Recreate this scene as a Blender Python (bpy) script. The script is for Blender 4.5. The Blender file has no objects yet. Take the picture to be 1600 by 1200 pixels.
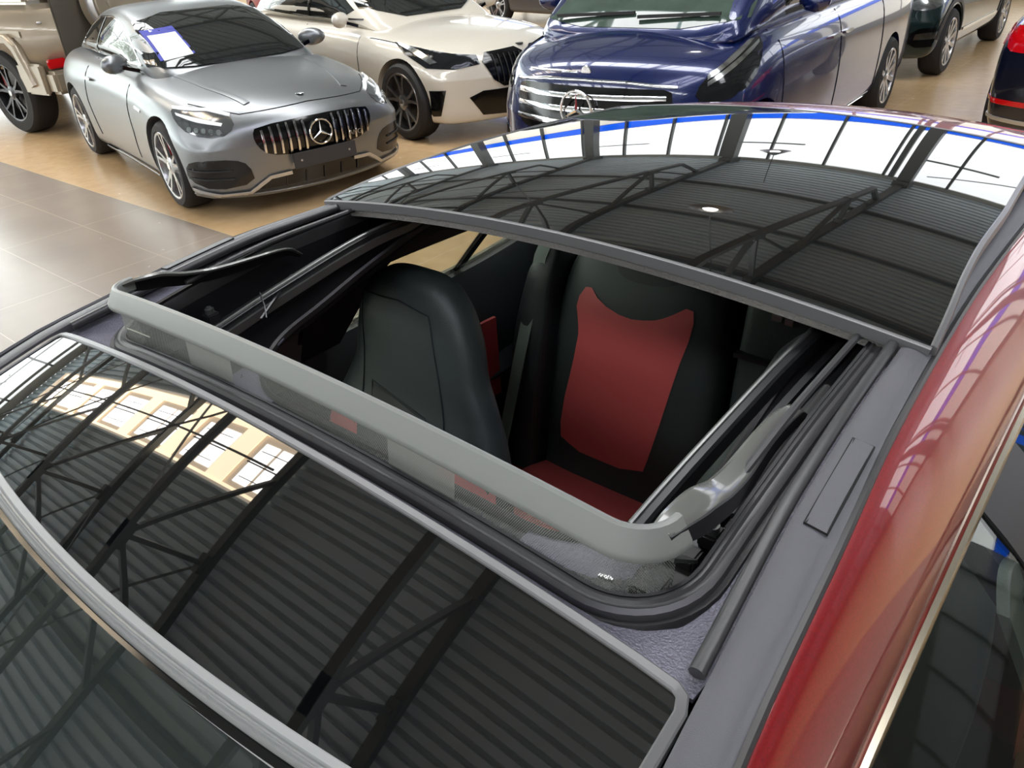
import bpy, bmesh, math, random
import numpy as np
from math import sin, cos, pi, radians, sqrt, atan2
from mathutils import Vector, Matrix
from mathutils.bvhtree import BVHTree
from mathutils.geometry import delaunay_2d_cdt

SC = bpy.context.scene
COL = SC.collection
random.seed(4)

# ------------------------------------------------------------------ camera
cam_d = bpy.data.cameras.new('camera'); cam = bpy.data.objects.new('camera', cam_d); COL.objects.link(cam)
RC = [[0.7700697, 0.2898417, -0.5683171], [0.6353333, -0.4291741, 0.6419978], [-0.0578292, -0.8554539, -0.5146401]]
CAMP = (0.597, 0.0, 1.812)
cam.matrix_world = Matrix(((RC[0][0], -RC[0][1], -RC[0][2], CAMP[0]),
                           (RC[1][0], -RC[1][1], -RC[1][2], CAMP[1]),
                           (RC[2][0], -RC[2][1], -RC[2][2], CAMP[2]), (0, 0, 0, 1)))
cam_d.sensor_width = 36; cam_d.lens = 27.0; cam_d.clip_start = 0.02; cam_d.clip_end = 300
SC.camera = cam
# ------------------------------------------------------------------ view
SC.view_settings.view_transform = 'Standard'; SC.view_settings.look = 'None'
SC.view_settings.gamma = 1.0; SC.view_settings.use_curve_mapping = False
SC.view_settings.exposure = 0.1
# ------------------------------------------------------------------ world: bright overcast sky
W = bpy.data.worlds.new('sky'); SC.world = W; W.use_nodes = True
_bg = W.node_tree.nodes['Background']; _bg.inputs[0].default_value = (0.93, 0.97, 1.0, 1); _bg.inputs[1].default_value = 5.0
# the daylight of the glazed walls and roof comes from their bright panes (built with the hall, two roof strips added);
# large soft area lights stand in the planes of the side and entrance glazing
def area(name, loc, rot, sx, sy, power, color=(1, 1, 1)):
    l = bpy.data.lights.new(name, 'AREA'); l.shape = 'RECTANGLE'; l.size = sx; l.size_y = sy; l.energy = power; l.color = color
    o = bpy.data.objects.new(name, l); COL.objects.link(o); o.location = loc; o.rotation_euler = rot
    return o
LEFT_DAY = area('daylight_side_window', (-27.2, 2, 4.6), (0, radians(-90), 0), 7.0, 30, 700, (0.95, 0.98, 1))
PANE = 2.6       # radiance of the glazed back wall
ROOFL = 11.5     # radiance of the added, unseen roof lights
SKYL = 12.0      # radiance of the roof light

# ================================================================== helpers
def spl(xs, ys):
    """smooth (monotone cubic) interpolation through points"""
    xs = np.array(xs, float); ys = np.array(ys, float); h = np.diff(xs); d = np.diff(ys) / h
    m = np.zeros(len(xs)); m[0] = d[0]; m[-1] = d[-1]
    for i in range(1, len(xs) - 1):
        if d[i-1] * d[i] > 0:
            w1 = 2*h[i] + h[i-1]; w2 = h[i] + 2*h[i-1]; m[i] = (w1 + w2) / (w1/d[i-1] + w2/d[i])
    def f(x):
        x = min(max(float(x), xs[0]), xs[-1]); i = int(min(max(np.searchsorted(xs, x) - 1, 0), len(h) - 1))
        t = (x - xs[i]) / h[i]; t2 = t*t; t3 = t2*t
        return float((2*t3-3*t2+1)*ys[i] + (t3-2*t2+t)*h[i]*m[i] + (-2*t3+3*t2)*ys[i+1] + (t3-t2)*h[i]*m[i+1])
    return f

def lin(c):
    return tuple(((v/255)/12.92 if v/255 <= .04045 else ((v/255+.055)/1.055)**2.4) for v in c) + (1,)

def mat(name, col, rough=.5, metal=0, coat=0, spec=.5, ior=1.5, noise=0, bump=0, bscale=300, trans=0, alpha=1, emit=None, es=0, srgb=True, coat_rough=.03, flake=0, sheen=0, aniso=0):
    m = bpy.data.materials.new(name); m.use_nodes = True; nt = m.node_tree; b = nt.nodes['Principled BSDF']
    c = lin(col) if srgb else tuple(col) + (1,)
    b.inputs['Base Color'].default_value = c; b.inputs['Roughness'].default_value = rough; b.inputs['Metallic'].default_value = metal
    b.inputs['Coat Weight'].default_value = coat; b.inputs['Coat Roughness'].default_value = coat_rough
    b.inputs['Specular IOR Level'].default_value = spec; b.inputs['IOR'].default_value = ior
    b.inputs['Transmission Weight'].default_value = trans; b.inputs['Alpha'].default_value = alpha
    if sheen: b.inputs['Sheen Weight'].default_value = sheen
    if emit: b.inputs['Emission Color'].default_value = tuple(emit) + (1,); b.inputs['Emission Strength'].default_value = es
    tc = None
    if noise or bump or flake:
        tc = nt.nodes.new('ShaderNodeTexCoord')
    if noise:
        n = nt.nodes.new('ShaderNodeTexNoise'); n.inputs['Scale'].default_value = 6; n.inputs['Detail'].default_value = 4
        nt.links.new(tc.outputs['Object'], n.inputs['Vector'])
        mx = nt.nodes.new('ShaderNodeMix'); mx.data_type = 'RGBA'; mx.blend_type = 'MIX'
        mx.inputs[6].default_value = tuple(v*(1-noise) for v in c[:3]) + (1,); mx.inputs[7].default_value = tuple(min(1, v*(1+noise)) for v in c[:3]) + (1,)
        nt.links.new(n.outputs['Fac'], mx.inputs[0]); nt.links.new(mx.outputs[2], b.inputs['Base Color'])
    if flake:
        n = nt.nodes.new('ShaderNodeTexVoronoi'); n.inputs['Scale'].default_value = 900
        nt.links.new(tc.outputs['Object'], n.inputs['Vector'])
        mx = nt.nodes.new('ShaderNodeMix'); mx.data_type = 'RGBA'
        mx.inputs[6].default_value = tuple(v*(1-flake) for v in c[:3]) + (1,); mx.inputs[7].default_value = tuple(min(1, v*(1+flake)) for v in c[:3]) + (1,)
        nt.links.new(n.outputs['Color'], mx.inputs[0]); nt.links.new(mx.outputs[2], b.inputs['Base Color'])
    if bump:
        n = nt.nodes.new('ShaderNodeTexNoise'); n.inputs['Scale'].default_value = bscale; n.inputs['Detail'].default_value = 3
        nt.links.new(tc.outputs['Object'], n.inputs['Vector'])
        bp = nt.nodes.new('ShaderNodeBump'); bp.inputs['Strength'].default_value = bump; bp.inputs['Distance'].default_value = .002
        nt.links.new(n.outputs['Fac'], bp.inputs['Height']); nt.links.new(bp.outputs['Normal'], b.inputs['Normal'])
    return m

M = {}
M['glassroof'] = mat('black_roof_glass', (6, 7, 8), .015, ior=1.95)
M['black_gloss'] = mat('gloss_black_plastic', (8, 8, 9), .12)
M['glass_dark'] = mat('dark_car_glass', (26, 29, 29), .03, ior=1.55, noise=.35)
M['rubber'] = mat('black_rubber', (22, 22, 23), .42, bump=.15, bscale=500)
M['rubber_grey'] = mat('worn_grey_rubber', (50, 50, 51), .36, bump=.03, bscale=900)
M['moulding'] = mat('grey_satin_moulding', (88, 88, 88), .32, bump=.05)
M['moulding_l'] = mat('light_grey_gasket', (122, 124, 122), .3)
M['defl_bar'] = mat('grey_green_deflector_plastic', (113, 116, 111), .36, bump=.06, bscale=900)
M['strip'] = mat('textured_anthracite_roof_strip', (74, 74, 78), .45, bump=.25, bscale=1400, noise=.06)
M['frame'] = mat('blue_black_primer_metal', (122, 121, 133), .34, metal=.5, bump=1.0, bscale=420, noise=.35)
M['rail'] = mat('anodised_black_rail', (48, 49, 50), .28, metal=.7)
M['rail_hi'] = mat('satin_rail_edge', (112, 114, 112), .3, metal=.8)
M['trough'] = mat('black_trough', (7, 7, 11), .5)
M['lining'] = mat('black_headlining', (12, 13, 20), .95, bump=.2, bscale=700)
M['pillar'] = mat('grey_pillar_trim', (88, 98, 94), .7, bump=.1)
M['leather'] = mat('black_leather', (50, 58, 58), .48, bump=.25, bscale=420)
M['leather_d'] = mat('dark_leather', (28, 33, 37), .5, bump=.25, bscale=420)
M['redleather'] = mat('red_leather', (204, 90, 90), .48, bump=.22, bscale=420)
M['reddoor'] = mat('dark_red_door_panel', (130, 40, 44), .6)
M['red'] = mat('red_metallic_paint', (128, 5, 16), .38, metal=.25, coat=1, flake=.2)
M['chrome'] = mat('chrome', (225, 225, 225), .06, metal=1)
M['chrome_s'] = mat('satin_chrome', (215, 205, 185), .22, metal=1)
M['silverplastic'] = mat('satin_silver', (190, 190, 190), .3, metal=.8)
M['tyre'] = mat('tyre_rubber', (30, 29, 29), .75, bump=.3, bscale=90)
M['rim_s'] = mat('silver_alloy', (178, 178, 178), .25, metal=.85)
M['rim_m'] = mat('two_tone_alloy', (130, 130, 132), .25, metal=.85)
M['rim_d'] = mat('dark_alloy', (70, 70, 72), .28, metal=.85)
M['disc'] = mat('brake_steel', (90, 88, 86), .4, metal=.9)
M['caliper'] = mat('red_caliper', (150, 12, 16), .4)
M['well'] = mat('black_wheel_well', (9, 9, 9), .9)
M['lamp_dark'] = mat('dark_headlamp_housing', (42, 44, 46), .08, metal=.6)
M['lamp_mid'] = mat('grey_headlamp_housing', (120, 122, 124), .12, metal=.8)
M['lamp_chrome'] = mat('headlamp_reflector', (205, 208, 210), .12, metal=1)
M['lamp_clear'] = mat('bright_light_guide', (235, 238, 240), .15, spec=.8)
M['soft_black'] = mat('satin_black_pillar', (14, 14, 15), .35)
M['paper'] = mat('white_paper', (225, 228, 225), .7)
M['bluep'] = mat('blue_print', (28, 40, 150), .6)
M['taillight'] = mat('red_tail_lamp', (190, 8, 16), .08, coat=1)
M['platem'] = mat('black_plate_holder', (48, 48, 50), .45)
M['plastic'] = mat('black_plastic', (24, 24, 25), .5)

def newobj(name, me, parent=None, m=None, smooth=True, inv=None):
    o = bpy.data.objects.new(name, me); COL.objects.link(o)
    if m is not None:
        me.materials.clear(); me.materials.append(m)
    if smooth and len(me.polygons):
        me.polygons.foreach_set('use_smooth', [True]*len(me.polygons))
        me.set_sharp_from_angle(angle=radians(38))
    if parent is not None:
        o.parent = parent
        if inv is not None: o.matrix_parent_inverse = inv
    return o

def mesh(name, vs, fs, m, parent=None, smooth=True, inv=None, fix=True):
    me = bpy.data.meshes.new(name); me.from_pydata([tuple(v) for v in vs], [], fs); me.validate()
    if fix:
        bm = bmesh.new(); bm.from_mesh(me); bmesh.ops.remove_doubles(bm, verts=bm.verts, dist=1e-6); bmesh.ops.recalc_face_normals(bm, faces=bm.faces); bm.to_mesh(me); bm.free()
    return newobj(name, me, parent, m, smooth, inv)

class MB:
    """collects simple solids that form one part"""
    def __init__(s): s.v = []; s.f = []
    def add(s, vs, fs):
        k = len(s.v); s.v += [tuple(v) for v in vs]; s.f += [tuple(i+k for i in f) for f in fs]; return s
    def box(s, c, d, R=None):
        vs = [Vector((x*d[0]/2, y*d[1]/2, z*d[2]/2)) for x in (-1, 1) for y in (-1, 1) for z in (-1, 1)]
        if R is not None: vs = [R @ v for v in vs]
        vs = [v + Vector(c) for v in vs]
        return s.add(vs, [(0, 1, 3, 2), (4, 6, 7, 5), (0, 4, 5, 1), (2, 3, 7, 6), (0, 2, 6, 4), (1, 5, 7, 3)])
    def bar(s, a, b, w, h=None, up=(0, 0, 1)):
        a = Vector(a); b = Vector(b); h = h or w; d = (b-a); L = d.length
        if L < 1e-6: return s
        d.normalize(); u = Vector(up)
        if abs(d.dot(u)) > .98: u = Vector((1, 0, 0))
        r = d.cross(u).normalized(); u = r.cross(d)
        vs = [a + r*x*w/2 + u*z*h/2 for x, z in ((-1, -1), (1, -1), (1, 1), (-1, 1))] + [b + r*x*w/2 + u*z*h/2 for x, z in ((-1, -1), (1, -1), (1, 1), (-1, 1))]
        return s.add(vs, [(0, 3, 2, 1), (4, 5, 6, 7), (0, 1, 5, 4), (1, 2, 6, 5), (2, 3, 7, 6), (3, 0, 4, 7)])
    def tube(s, pts, r, n=10, closed=False):
        vs, fs = sweep(pts, [(r*cos(2*pi*i/n), r*sin(2*pi*i/n)) for i in range(n)], closed=closed); return s.add(vs, fs)
    def lathe(s, prof, c, axis='y', n=32):
        c = Vector(c); vs = []
        for r, h in prof:
            for i in range(n):
                a = 2*pi*i/n
                p = {'y': (r*cos(a), h, r*sin(a)), 'z': (r*cos(a), r*sin(a), h), 'x': (h, r*cos(a), r*sin(a))}[axis]
                vs.append(c + Vector(p))
        fs = [(j*n+i, j*n+(i+1) % n, (j+1)*n+(i+1) % n, (j+1)*n+i) for j in range(len(prof)-1) for i in range(n)]
        return s.add(vs, fs)
    def build(s, name, m, parent=None, smooth=True, inv=None, bevel=0):
        if bevel:
            me = bpy.data.meshes.new(name); me.from_pydata(s.v, [], s.f); bm = bmesh.new(); bm.from_mesh(me)
            bmesh.ops.recalc_face_normals(bm, faces=bm.faces)
            bmesh.ops.bevel(bm, geom=[e for e in bm.edges if e.is_manifold and e.calc_face_angle(0) > .6], offset=bevel, segments=2, affect='EDGES', clamp_overlap=True)
            bm.to_mesh(me); bm.free(); return newobj(name, me, parent, m, smooth, inv)
        return mesh(name, s.v, s.f, m, parent, smooth, inv)

def sweep(pts, prof, closed=False, up=(0, 0, 1), ups=None, caps=True, scales=None):
    pts = [Vector(p) for p in pts]; n = len(pts); k = len(prof); vs = []; fs = []
    for i, p in enumerate(pts):
        a = pts[(i-1) % n] if (closed or i > 0) else p; b = pts[(i+1) % n] if (closed or i < n-1) else p
        t = (b-a).normalized(); u = Vector(ups[i]) if ups else Vector(up)
        if abs(t.dot(u)) > .995: u = Vector((1, 0, 0))
        r = t.cross(u).normalized(); u2 = r.cross(t).normalized()
        s = scales[i] if scales else 1
        for (x, z) in prof: vs.append(p + r*x*s + u2*z*s)
    m = n if closed else n-1
    for i in range(m):
        for j in range(k):
            fs.append((i*k+j, i*k+(j+1) % k, ((i+1) % n)*k+(j+1) % k, ((i+1) % n)*k+j))
    if not closed and caps:
        fs.append(tuple(range(k))[::-1]); fs.append(tuple((n-1)*k+j for j in range(k)))
    return vs, fs

def surf(fn, nu, nv, thick=0, tdir=None):
    """grid surface fn(u,v); solid when thick"""
    vs = [Vector(fn(i/nu, j/nv)) for j in range(nv+1) for i in range(nu+1)]
    fs = [(j*(nu+1)+i, j*(nu+1)+i+1, (j+1)*(nu+1)+i+1, (j+1)*(nu+1)+i) for j in range(nv) for i in range(nu)]
    if thick:
        t = Vector(tdir or (0, 0, -1))*thick; k = len(vs); vs += [v + t for v in vs]
        fs += [tuple(i+k for i in f[::-1]) for f in fs]
        b = [i for i in range(nu+1)] + [j*(nu+1)+nu for j in range(1, nv+1)] + [nv*(nu+1)+i for i in range(nu-1, -1, -1)] + [j*(nu+1) for j in range(nv-1, 0, -1)]
        for i in range(len(b)): a, c = b[i], b[(i+1) % len(b)]; fs.append((a, a+k, c+k, c))
    return vs, fs

def tag(o, label, cat, group=None, kind=None):
    if label: o['label'] = label
    if cat: o['category'] = cat
    if group: o['group'] = group
    if kind: o['kind'] = kind
    return o

def thing(name, label, cat, loc=(0, 0, 0), rz=0, group=None):
    o = bpy.data.objects.new(name, None); COL.objects.link(o); o.location = loc; o.rotation_euler = (0, 0, rz); o.empty_display_size = .2
    return tag(o, label, cat, group)

def struct(o): o['kind'] = 'structure'; return o
def fnt(o): return o

def smooth_poly(pts, it=2):
    for _ in range(it):
        q = []
        for i in range(len(pts)):
            a = pts[i]; b = pts[(i+1) % len(pts)]
            q += [(a[0]*.75+b[0]*.25, a[1]*.75+b[1]*.25), (a[0]*.25+b[0]*.75, a[1]*.25+b[1]*.75)]
        pts = q
    return pts

def inside(p, poly):
    c = False; j = len(poly)-1
    for i in range(len(poly)):
        if (poly[i][1] > p[1]) != (poly[j][1] > p[1]) and p[0] < (poly[j][0]-poly[i][0])*(p[1]-poly[i][1])/(poly[j][1]-poly[i][1])+poly[i][0]: c = not c
        j = i
    return c

def patch(name, tree, poly, view, off, m, parent, step=.05, th=.006, rnd=0, inv=None, label=None):
    """panel that hugs a shell: outline in (u,z) seen along direction `view` (degrees; 0 front, 90 left, -90 right, 180 rear, 't' top)"""
    if rnd: poly = smooth_poly(poly, rnd)
    # resample the outline
    out = []
    for i in range(len(poly)):
        a = poly[i]; b = poly[(i+1) % len(poly)]; L = math.hypot(b[0]-a[0], b[1]-a[1]); n = max(1, int(L/step))
        for k in range(n): out.append((a[0]+(b[0]-a[0])*k/n, a[1]+(b[1]-a[1])*k/n))
    n0 = len(out); us = [p[0] for p in out]; ws = [p[1] for p in out]; inner = []
    u = min(us)+step*.5
    while u < max(us):
        w = min(ws)+step*.5
        while w < max(ws):
            if inside((u, w), out) and min((u-p[0])**2+(w-p[1])**2 for p in out) > (step*.45)**2: inner.append((u, w))
            w += step
        u += step
    pts = [Vector(p) for p in out+inner]
    r = delaunay_2d_cdt(pts, [(i, (i+1) % n0) for i in range(n0)], [], 1, 1e-6)
    v2, fs = r[0], r[2]
    if view == 't':
        d = Vector((0, 0, -1)); U = Vector((1, 0, 0)); Wv = Vector((0, 1, 0))
    else:
        a = radians(view); d = Vector((-cos(a), -sin(a), 0)); U = Vector((-sin(a), cos(a), 0)); Wv = Vector((0, 0, 1))
        if view == -90: U = Vector((1, 0, 0))
        if view == 90: U = Vector((1, 0, 0))
        if view == 180: U = Vector((0, 1, 0))
    vs = []; ok = []
    for p in v2:
        o = U*p[0] + Wv*p[1] - d*6 + (Vector((2.0, 0, 0)) if (view != 't' and 0 < abs(view) < 60) else Vector((0, 0, 0)))
        hit = tree.ray_cast(o, d, 12)
        if hit[0] is None: ok.append(False); vs.append((Vector((0, 0, 0)), Vector((0, 0, 1)))); continue
        nrm = hit[1]
        if nrm.dot(d) > 0: nrm = -nrm
        ok.append(True); vs.append((hit[0], nrm))
    fs = [f for f in fs if all(ok[i] for i in f)]
    # keep the one connected piece
    if fs:
        pa = {}
        def fd(i):
            while pa.setdefault(i, i) != i: pa[i] = pa[pa[i]]; i = pa[i]
            return i
        for f in fs:
            for i in f[1:]: pa[fd(i)] = fd(f[0])
        ct = {}
        for f in fs: ct[fd(f[0])] = ct.get(fd(f[0]), 0)+1
        big = max(ct, key=ct.get); fs = [f for f in fs if fd(f[0]) == big]
    top = [h + n*off for h, n in vs]; bot = [h - n*th for h, n in vs]; k = len(top)
    F = [tuple(f) for f in fs] + [tuple(i+k for i in f[::-1]) for f in fs]
    cnt = {}
    for f in fs:
        for i in range(len(f)):
            e = (f[i], f[(i+1) % len(f)]); cnt[e] = 1
    for (a, b) in list(cnt):
        if (b, a) not in cnt: F.append((b, a, a+k, b+k))
    used = sorted({i for f in F for i in f}); rm = {a: b for b, a in enumerate(used)}; al_ = top+bot
    o = mesh(name, [al_[i] for i in used], [tuple(rm[i] for i in f) for f in F], m, parent, True, inv)
    if label: o['label'] = label
    return o

def tree_of(o):
    me = o.data; return BVHTree.FromPolygons([v.co.copy() for v in me.vertices], [tuple(p.vertices) for p in me.polygons])

def evaluated(o):
    dg = bpy.context.evaluated_depsgraph_get(); dg.update(); me = bpy.data.meshes.new_from_object(o.evaluated_get(dg)); return me

# ================================================================== generic car
def lower_body(P):
    """closed shell, x forward. P rows: x, shoulder z, top centre z, half width shoulder, half width mid, bow"""
    fr = [1, .82, .45, 0, -.45, -.82, -1]
    rows = P['rows']; vs = []; secs = []
    zb = P.get('zb', .2); zm = P.get('zm', .58)
    def nose(z, k):  # extra x for the ends by height
        f = P['nose'] if k > 0 else P['tail']; return f(z)
    for i, (x, zs, zt, ws, wm, bow) in enumerate(rows):
        end = 1 if i == 0 else (-1 if i == len(rows)-1 else 0)
        zbi = zb + (P.get('lift', .0) if end else 0)
        side = [(wm*.93, zbi), (wm*.985, zbi+.1), (wm, zm), (wm*.985, zs-.14), (ws, zs)]
        loop = []
        def pt(y, z, w):
            f = abs(y)/w if w else 0
            xx = x - (bow*f**2.4 if x > 0 else -bow*f**2.4)
            if end: xx += nose(z, end)*end
            return (xx, y, z)
        for (w, z) in side: loop.append(pt(w, z, wm))
        for f in fr[1:-1]: loop.append(pt(ws*f, zs+(zt-zs)*(1-abs(f)**2.2), wm))
        for (w, z) in side[::-1]: loop.append(pt(-w, z, wm))
        for f in fr[1:-1][::-1]: loop.append(pt(wm*.93*f, zbi-.0, wm))
        secs.append((len(vs), side, x, bow, wm, ws, zs, zt, zbi, end)); vs += loop
    n = len(vs)//len(rows); fs = []
    for i in range(len(rows)-1):
        for j in range(n): fs.append((i*n+j, (i+1)*n+j, (i+1)*n+(j+1) % n, i*n+(j+1) % n))
    for s in (secs[0], secs[-1]):
        base, side, x, bow, wm, ws, zs, zt, zbi, end = s
        # grid rows j=0..4, cols c=0..6
        idx = [[None]*7 for _ in range(5)]
        for j in range(5): idx[j][0] = base+j; idx[j][6] = base+5+5+(4-j)
        for c in range(1, 6): idx[4][c] = base+4+c; idx[0][c] = base+15+(5-c)
        for j in range(1, 4):
            for c in range(1, 6):
                f = fr[c]; z = side[j][1]; y = side[j][0]*f
                xx = x - (bow*(abs(y)/wm)**2.4 if x > 0 else -bow*(abs(y)/wm)**2.4) + nose(z, end)*end
                idx[j][c] = len(vs); vs.append((xx, y, z))
        for j in range(4):
            for c in range(6):
                fs.append((idx[j][c], idx[j+1][c], idx[j+1][c+1], idx[j][c+1]))
    return vs, fs

def greenhouse(rows):
    """rows: x, z base, half width base, z roof, half width roof"""
    vs = []; fs = []; n = 0
    for (x, zb, wb, zr, wr) in rows:
        h = zr-zb
        half = [(wb, zb), (wb+(wr-wb)*.45, zb+h*.5), (wr+.012, zb+h*.86), (wr-.06, zb+h*.965), (wr*.5, zb+h*.995), (0, zr)]
        loop = [(x, y, z) for y, z in half] + [(x, -y, z) for y, z in half[:-1][::-1]]
        n = len(loop); vs += loop
    for i in range(len(rows)-1):
        for j in range(n-1): fs.append((i*n+j, i*n+j+1, (i+1)*n+j+1, (i+1)*n+j))
        fs.append((i*n+n-1, i*n, (i+1)*n, (i+1)*n+n-1))
    fs.append(tuple(range(n))); fs.append(tuple((len(rows)-1)*n+j for j in range(n))[::-1])
    return vs, fs

def subsurf_mesh(vs, fs, lv=2, cutters=()):
    o = mesh('tmp', vs, fs, None, None, False)
    md = o.modifiers.new('s', 'SUBSURF'); md.levels = lv; md.render_levels = lv
    cs = []
    for (c, r, w) in cutters:
        cy = MB().lathe([(0.001, -w/2), (r, -w/2), (r, w/2), (0.001, w/2)], c, 'y', 40).build('cut', None, None, False)
        b = o.modifiers.new('b', 'BOOLEAN'); b.operation = 'DIFFERENCE'; b.object = cy; b.solver = 'EXACT'; cs.append(cy)
    me = evaluated(o)
    for q in cs + [o]: bpy.data.objects.remove(q, do_unlink=True)
    return me

def rot_x(a): return Matrix.Rotation(a, 3, 'Y')

def make_wheel(R, rim, width, style, mrim, parent, loc, side, caliper=None, src=None):
    """wheel with its disc facing +y * side; returns the wheel object"""
    if src is not None:
        w = src.copy(); COL.objects.link(w); w.parent = parent; w.location = loc
        w.rotation_euler = (0, 0, 0 if side == src['side'] else pi)
        for ch in src.children:
            c = ch.copy(); COL.objects.link(c); c.parent = w
        return w
    mb = MB(); h = width/2
    # barrel and lip
    mb.lathe([(rim-.004, h-.012), (rim+.004, h-.004), (rim, h), (rim-.016, h-.004), (rim-.022, h-.03), (rim-.03, -h+.02), (rim-.012, -h+.01)], (0, 0, 0), 'y', 48)
    n, dbl = style
    for k in range(n):
        a0 = 2*pi*k/n + .3
        for s in ((-1, 1) if dbl else (0,)):
            ai = a0 + s*.10; ao = a0 + s*(.16 if dbl else 0)*(1 if dbl != 2 else 1.6)
            p0 = Vector((cos(ai)*.055, h-.028, sin(ai)*.055)); p1 = Vector((cos((ai+ao)/2)*rim*.55, h-.022, sin((ai+ao)/2)*rim*.55)); p2 = Vector((cos(ao)*(rim-.012), h-.012, sin(ao)*(rim-.012)))
            mb.bar(p0, p1, .03 if dbl else .04, .022, (0, 1, 0)); mb.bar(p1, p2, .024 if dbl else .042, .02, (0, 1, 0))
    mb.lathe([(.001, h-.008), (.05, h-.01), (.075, h-.02), (.08, h-.05), (.001, h-.05)], (0, 0, 0), 'y', 24)
    w = mb.build('wheel', mrim, parent); w.location = loc; w['side'] = 1
    t = MB().lathe([(rim-.012, -h+.01), (rim+.012, -h-.002), (R-.03, -h), (R-.008, -h+.025), (R, -h+.05), (R, h-.05), (R-.008, h-.025), (R-.03, h), (rim+.012, h+.002), (rim-.004, h-.01)], (0, 0, 0), 'y', 56).build('tyre', M['tyre'], w)
    MB().lathe([(.001, .02), (rim*.74, .02), (rim*.74, .0), (.001, 0)], (0, h-.1, 0), 'y', 40).build('brake_disc', M['disc'], w)
    if caliper: MB().box((rim*.5, h-.085, rim*.32), (.07, .05, .16)).build('brake_caliper', caliper, w, bevel=.01)
    MB().lathe([(.001, .001), (.03, .001), (.03, -.006), (.001, -.006)], (0, h-.004, 0), 'y', 20).build('hub_cap', M['chrome'] if mrim is not M['rim_d'] else M['silverplastic'], w)
    if side < 0: w.rotation_euler = (0, 0, pi)
    return w

def star(parent, c, r, yaw=0, tilt=0, name='star_emblem', thin=.08):
    """three-pointed star in a ring, facing +x"""
    mb = MB(); n = 36
    pts = [(0, r*cos(2*pi*i/n), r*sin(2*pi*i/n)) for i in range(n)]
    vs, fs = sweep(pts, [(r*thin*cos(a), r*thin*sin(a)) for a in [2*pi*k/6 for k in range(6)]], closed=True, up=(1, 0, 0)); mb.add(vs, fs)
    for k in range(3):
        a = pi/2 + 2*pi*k/3; d = Vector((0, cos(a), sin(a))); s = Vector((0, -sin(a), cos(a)))
        tip = d*r*.98; b1 = s*r*.13; b2 = -s*r*.13; mid = Vector((r*.09, 0, 0)); bk = Vector((-r*.05, 0, 0))
        mb.add([tip, b1 - d*r*.06, b2 - d*r*.06, mid, bk], [(0, 1, 3), (0, 3, 2), (1, 2, 3), (0, 4, 1), (0, 2, 4), (1, 4, 2)])
    o = mb.build(name, M['chrome'], parent, smooth=False); o.location = c; o.rotation_euler = (0, tilt, yaw); return o

def strip_on(name, tree, pts, view, wid, off, m, parent, inv=None):
    """thin strip hugging the shell along points (u,z)"""
    L = []
    for i in range(len(pts)-1):
        for k in range(6): L.append((pts[i][0]+(pts[i+1][0]-pts[i][0])*k/6, pts[i][1]+(pts[i+1][1]-pts[i][1])*k/6))
    L.append(pts[-1]); q = []
    a = radians(view) if view != 't' else 0
    for p in L:
        if view == 't': o = Vector((p[0], p[1], 6)); d = Vector((0, 0, -1))
        else:
            d = Vector((-cos(a), -sin(a), 0)); U = Vector((1, 0, 0)) if abs(view) == 90 else (Vector((0, 1, 0)) if view in (0, 180) else Vector((-sin(a), cos(a), 0)))
            o = U*p[0] + Vector((0, 0, p[1])) - d*6 + (Vector((2.0, 0, 0)) if 0 < abs(view) < 60 else Vector((0, 0, 0)))
        hit = tree.ray_cast(o, d, 12)
        if hit[0] is None: continue
        nn = hit[1] if hit[1].dot(d) < 0 else -hit[1]
        q.append((hit[0]+nn*off, nn))
    if len(q) < 2: return None
    vs, fs = sweep([x[0] for x in q], [(-wid/2, -.004), (-wid/2, .002), (0, .004), (wid/2, .002), (wid/2, -.004)], ups=[x[1] for x in q])
    return mesh(name, vs, fs, m, parent, True, inv)
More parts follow.
